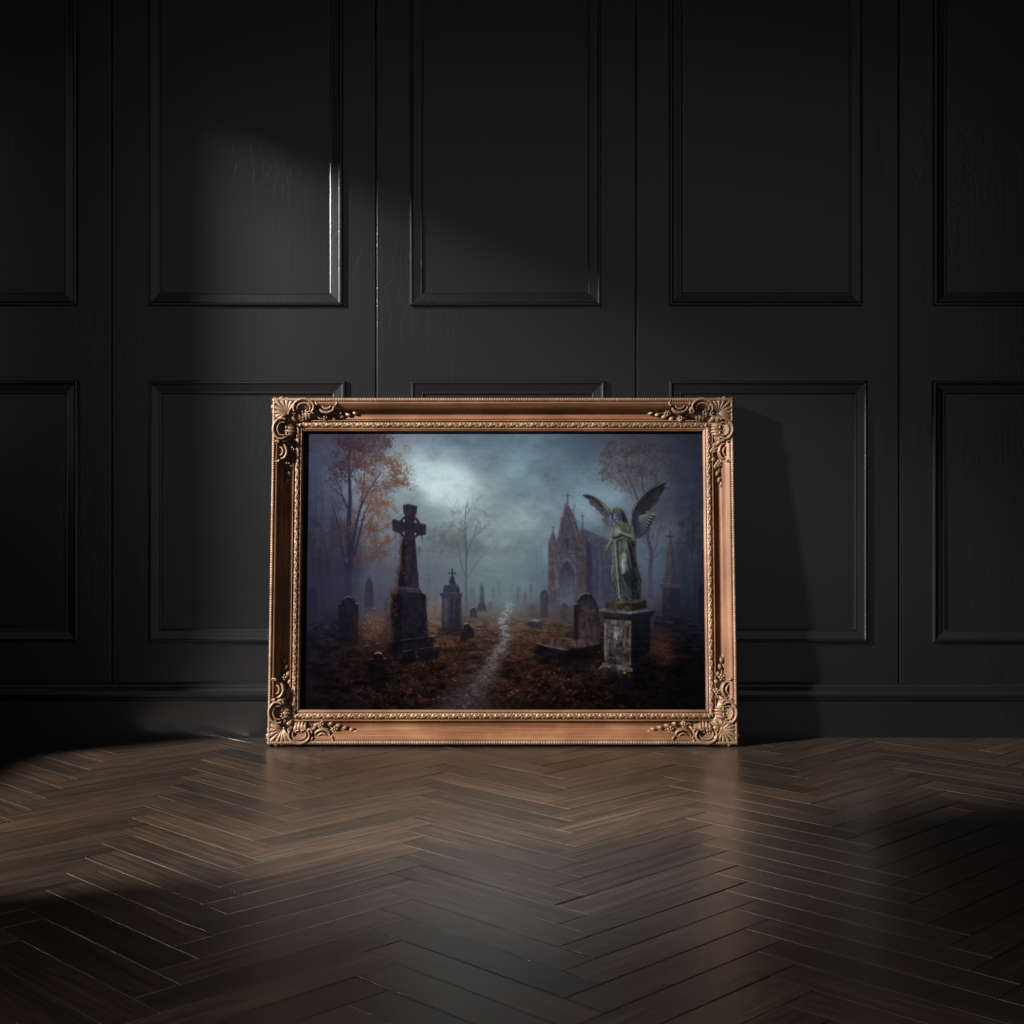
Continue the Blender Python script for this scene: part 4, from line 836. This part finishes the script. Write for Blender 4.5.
def rail_pieces(swap):
    """scroll, leaf and flower pieces along one rail; (a along the rail, b across it)"""
    out = []
    def P(path): return [(q[1], q[0]) for q in path] if swap else path
    def B(bm, a, b, h, r, sq=.7): ball(bm, *((b, a) if swap else (a, b)), h, r, sq)
    hp = lambda a, b: prof(min(a, b))
    # big scroll nearest the corner, bulging over the outer edge
    bm = bmesh.new()
    relief(bm, P(arc(.0800, .0340, .0300, 176, 366, 36, .22, .34)), full(.0044), full(.0080), .0440)
    relief(bm, P(arc(.0800, .0340, .0205, 186, 352, 28, .2, .3)), full(.0034), full(.0070), .0405)
    relief(bm, P(curl(.1030, .0330, .0090, -70, .95, 1)), taper(.0040), taper(.0080), .0375)
    relief(bm, P(curl(.0560, .0370, .0062, 250, .85, -1)), taper(.0026), taper(.0060), .0360)
    out.append(('scroll', bm))
    # second scroll, opening outwards
    bm = bmesh.new()
    relief(bm, P(arc(.1370, .0150, .0225, 4, 184, 30, .3, .22)), full(.0044), full(.0085), .0345)
    relief(bm, P(arc(.1370, .0150, .0130, 10, 172, 22, .3, .2)), full(.0032), full(.0060), .0375)
    relief(bm, P(curl(.1580, .0130, .0075, 80, .9, -1)), taper(.0034), taper(.0070), .0415)
    relief(bm, P(curl(.1160, .0120, .0065, 100, .9, 1)), taper(.0032), taper(.0065), .0420)
    out.append(('scroll', bm))
    # pierced leafwork inside the big scroll
    bm = bmesh.new()
    for a, d, ln, w, bd in ((.064, 66, .030, .0052, 22), (.0745, 80, .033, .0052, 8), (.085, 94, .033, .0052, -10), (.095, 108, .030, .0050, -26), (.106, 72, .026, .0048, -40)):
        relief(bm, P(leaf_path(a, .026, d, ln, bd)), lens(w), lens(.0095), .0280, crease=.35)
    for a, b, r in ((.0735, .0300, .0058), (.0875, .0310, .0056), (.0800, .0195, .0052)):
        relief(bm, P(curl(a, b, r, 40, 1., 1, 16)), taper(.0028), taper(.0065), .0325)
    out.append(('leaf_spray', bm))
    # leaf spray running out along the cove
    bm = bmesh.new()
    relief(bm, P([(.118+.100*i/24, .034+.0052*math.sin(i*.52)-.004*i/24) for i in range(25)]), taper(.0036), taper(.0070), .0205)
    for a, b, d, ln, w, bd in ((.112, .040, 62, .022, .0056, -50), (.124, .045, 38, .022, .0054, -30), (.150, .046, 55, .017, .0050, -60), (.156, .030, -40, .021, .0050, 50), (.166, .041, 45, .020, .0052, -50), (.173, .028, -48, .019, .0048, 55),
                               (.184, .037, 42, .019, .0048, -50), (.190, .027, -42, .017, .0044, 50), (.201, .034, 30, .018, .0042, -30), (.204, .028, -28, .017, .0040, 30), (.210, .031, 0, .020, .0040, 0), (.140, .052, 150, .015, .0040, -40)):
        relief(bm, P(leaf_path(a, b, d, ln, bd)), lens(w), lens(.0090), (lambda t: .0200), crease=.4)
    out.append(('leaf_spray', bm))
    # two open flowers
    for a, b, r in ((.1310, .0480, .0080), (.1665, .0365, .0084)):
        bm = bmesh.new()
        for q in range(5):
            th = 2*PI*q/5+.3
            relief(bm, P(leaf_path(a+.0018*math.cos(th), b+.0018*math.sin(th), math.degrees(th), r*1.05, 0, 5)), lens(r*.44), lens(.0070), .0245, crease=.2)
        B(bm, a, b, .0305, .0032)
        out.append(('flower', bm))
    return out

CORNERS = [('left', 'bottom', -1, 0), ('right', 'bottom', 1, 0), ('left', 'top', -1, 1), ('right', 'top', 1, 1)]
def corner_matrix(sx, top):
    # (a, b, h) -> frame coordinates
    m = Matrix(((-sx, 0, 0, sx*FW/2), (0, 0, -1, 0), (0, -1 if top else 1, 0, FH if top else 0), (0, 0, 0, 1)))
    return m

def shell():
    bm = bmesh.new()
    for k in range(9):
        d = 225+(k-4)*17
        ln = (.069, .059, .052, .046, .042)[abs(k-4)]
        path = leaf_path(.0400, .0400, d, ln*.78, (k-4)*7, 12)
        relief(bm, path, (lambda t: .0020+.0052*t**.8*(1 if t < .93 else .7)), (lambda t: .004+.0075*math.sin(PI*min(1, .15+.8*t))), (lambda t: .0350+.0065*t), crease=.25)
    for k in range(5):
        d = 45+(k-2)*36
        relief(bm, leaf_path(.0400, .0400, d, .030-.004*abs(k-2), (k-2)*14, 8), lens(.0058), lens(.0085), .0290, crease=.45)
    ball(bm, .0400, .0400, .0390, .0052, .8)
    ball(bm, .0690, .0690, .0280, .0040, .8)
    return bm

for hs, vs_, sx, top in CORNERS:
    M = corner_matrix(sx, top)
    bm = bmesh.new()
    # the ground the carving stands on: an acanthus plate filling the mitre
    pts = [(.006, .006), (.034, .0065), (.066, .0080), (.098, .0120), (.118, .0300), (.108, .0500), (.070, .0570), (.057, .070), (.0500, .108), (.0300, .118), (.0120, .098), (.0080, .066), (.0065, .034)]
    ca, cb = .046, .046
    ctr = bm.verts.new((ca, cb, .0290))
    inner = [bm.verts.new((ca+(a-ca)*.72, cb+(b-cb)*.72, max(.0290, prof(min(a, b))-.010))) for a, b in pts]
    rim = [bm.verts.new((a, b, prof(min(a, b))+.0008)) for a, b in pts]
    low = [bm.verts.new((a, b, prof(min(a, b))-.006)) for a, b in pts]
    n = len(pts)
    for i in range(n):
        j = (i+1) % n
        bm.faces.new((ctr, inner[i], inner[j])); bm.faces.new((inner[i], rim[i], rim[j], inner[j])); bm.faces.new((rim[i], low[i], low[j], rim[j]))
    bmesh.ops.transform(bm, verts=bm.verts, matrix=M)
    orn = obj('corner_ornament', bm, M_gold, root, True); orn['label'] = 'gold carved corner of scrolls, leaves and a shell'
    pieces = [('shell', shell())]+rail_pieces(False)+rail_pieces(True)
    for nm, b2 in pieces:
        bmesh.ops.transform(b2, verts=b2.verts, matrix=M)
        obj(nm, b2, M_gold, orn, True)

# canvas: the picture's pigments sit in the cloth as colours of its own
pic = paint_canvas()
u0, v0 = .0740, .0740                     # hidden edge under the frame's lip
cw, ch = FW-2*u0, FH-2*u0
NX, NY = 612, 424
lin = np.where(pic <= .04045, pic/12.92, ((pic+.055)/1.055)**2.4)
CANVAS_GAIN = .415
gx, gz = np.meshgrid(np.linspace(-cw/2, cw/2, NX), np.linspace(FH-v0, v0, NY))
# lay the picture out on the cloth: 397 picture units to the metre, a little wider at its foot
qx = (503.8+gx*(393.5-13.5*(gz-.44))-PX0)*PS
qy = (428.7+(.7955-gz)*394.5-PY0)*PS
cs = np.pad(np.cumsum(np.cumsum(lin, 0), 1), ((1, 0), (1, 0), (0, 0)))
def mean_box(x, y, r=.95):
    xa = np.clip(np.round(x-r), 0, GW-2).astype(int); xb = np.clip(np.round(x+r), xa+1, GW)
    ya = np.clip(np.round(y-r), 0, GH-2).astype(int); yb = np.clip(np.round(y+r), ya+1, GH)
    xb = xb.astype(int); yb = yb.astype(int)
    return (cs[yb, xb]-cs[ya, xb]-cs[yb, xa]+cs[ya, xa])/((xb-xa)*(yb-ya))[..., None]
pig = np.clip(mean_box(qx, qy)*CANVAS_GAIN, 0, .92).astype(np.float32)
co = np.zeros((NY, NX, 3), np.float32); co[..., 0] = gx; co[..., 2] = gz; co[..., 1] = -.0125
idx = np.arange(NX*NY).reshape(NY, NX)
quads = np.stack([idx[:-1, :-1], idx[1:, :-1], idx[1:, 1:], idx[:-1, 1:]], -1).reshape(-1, 4)
me = bpy.data.meshes.new('canvas')
me.vertices.add(NX*NY); me.vertices.foreach_set('co', co.ravel())
me.loops.add(quads.size); me.loops.foreach_set('vertex_index', quads.ravel().astype(np.int32))
me.polygons.add(len(quads)); me.polygons.foreach_set('loop_start', np.arange(0, quads.size, 4, dtype=np.int32))
me.update(calc_edges=True)
ca_ = me.color_attributes.new('pigment', 'FLOAT_COLOR', 'POINT')
ca_.data.foreach_set('color', np.concatenate([pig, np.ones((NY, NX, 1), np.float32)], -1).ravel())
M_canvas, n, l, b = mat('oil_paint_on_canvas', (.5, .5, .5), .85, .0)
at = n.new('ShaderNodeAttribute'); at.attribute_name = 'pigment'; l.new(at.outputs['Color'], b.inputs['Base Color'])
tc = n.new('ShaderNodeTexCoord'); nz = n.new('ShaderNodeTexNoise'); nz.inputs['Scale'].default_value = 260; nz.inputs['Detail'].default_value = 3; l.new(tc.outputs['Object'], nz.inputs[0])
bp_ = n.new('ShaderNodeBump'); bp_.inputs['Strength'].default_value = .12; bp_.inputs['Distance'].default_value = .0006; l.new(nz.outputs[0], bp_.inputs['Height']); l.new(bp_.outputs[0], b.inputs['Normal'])
cv = link('canvas', me, M_canvas, root); cv['label'] = 'oil painting of a misty graveyard with a stone angel, a ringed cross and a chapel'
bm = bmesh.new(); add_box(bm, -FW/2+.02, FW/2-.02, -.009, -.002, .02, FH-.02); obj('backing_board', bm, M_back, root)

# ---------------------------------------------------------------- light
def light(name, kind, loc, energy, col, target=None, **kw):
    d = bpy.data.lights.new(name, kind); d.energy = energy; d.color = col
    for k_, v_ in kw.items(): setattr(d, k_, v_)
    o = bpy.data.objects.new(name, d); C.objects.link(o); o.location = loc
    if target is not None: o.rotation_euler = (Vector(target)-Vector(loc)).to_track_quat('-Z', 'Y').to_euler()
    return o
light('window_light', 'SPOT', SUN, 11500, (1.0, .96, .92), (-.9, 2.6, .9), spot_size=math.radians(38), spot_blend=.3, shadow_soft_size=.21)
light('floor_pool_fill', 'SPOT', (-.15, 3.05, 2.62), 820, (1.0, .95, .90), (-.02, 2.52, 0), spot_size=math.radians(30), spot_blend=1., shadow_soft_size=.16)  # added fill with no fixture: brightens the floor in front of the painting
light('foreground_fill', 'SPOT', (.0, 1.1, 2.62), 215, (1.0, .96, .92), (.0, 1.15, 0), spot_size=math.radians(64), spot_blend=1., shadow_soft_size=.45)  # second added fill, no real lamp: lifts the dark foreground planks
w = bpy.data.worlds.new('dim_room'); bpy.context.scene.world = w; w.use_nodes = True
w.node_tree.nodes['Background'].inputs[0].default_value = (.98, .99, 1.03, 1); w.node_tree.nodes['Background'].inputs[1].default_value = .20

# ---------------------------------------------------------------- camera
cam = bpy.data.cameras.new('camera'); cam.sensor_width = 36; cam.lens = F/1024*36
cam.shift_x = (512-VX)/1024; cam.shift_y = -(512-HY)/1024
co_ = bpy.data.objects.new('camera', cam); C.objects.link(co_); co_.location = (0, 0, H); co_.rotation_euler = (PI/2, 0, 0)
bpy.context.scene.camera = co_
vs = bpy.context.scene.view_settings
vs.view_transform = 'Standard'; vs.look = 'None'; vs.gamma = 1; vs.exposure = 0; vs.use_curve_mapping = False
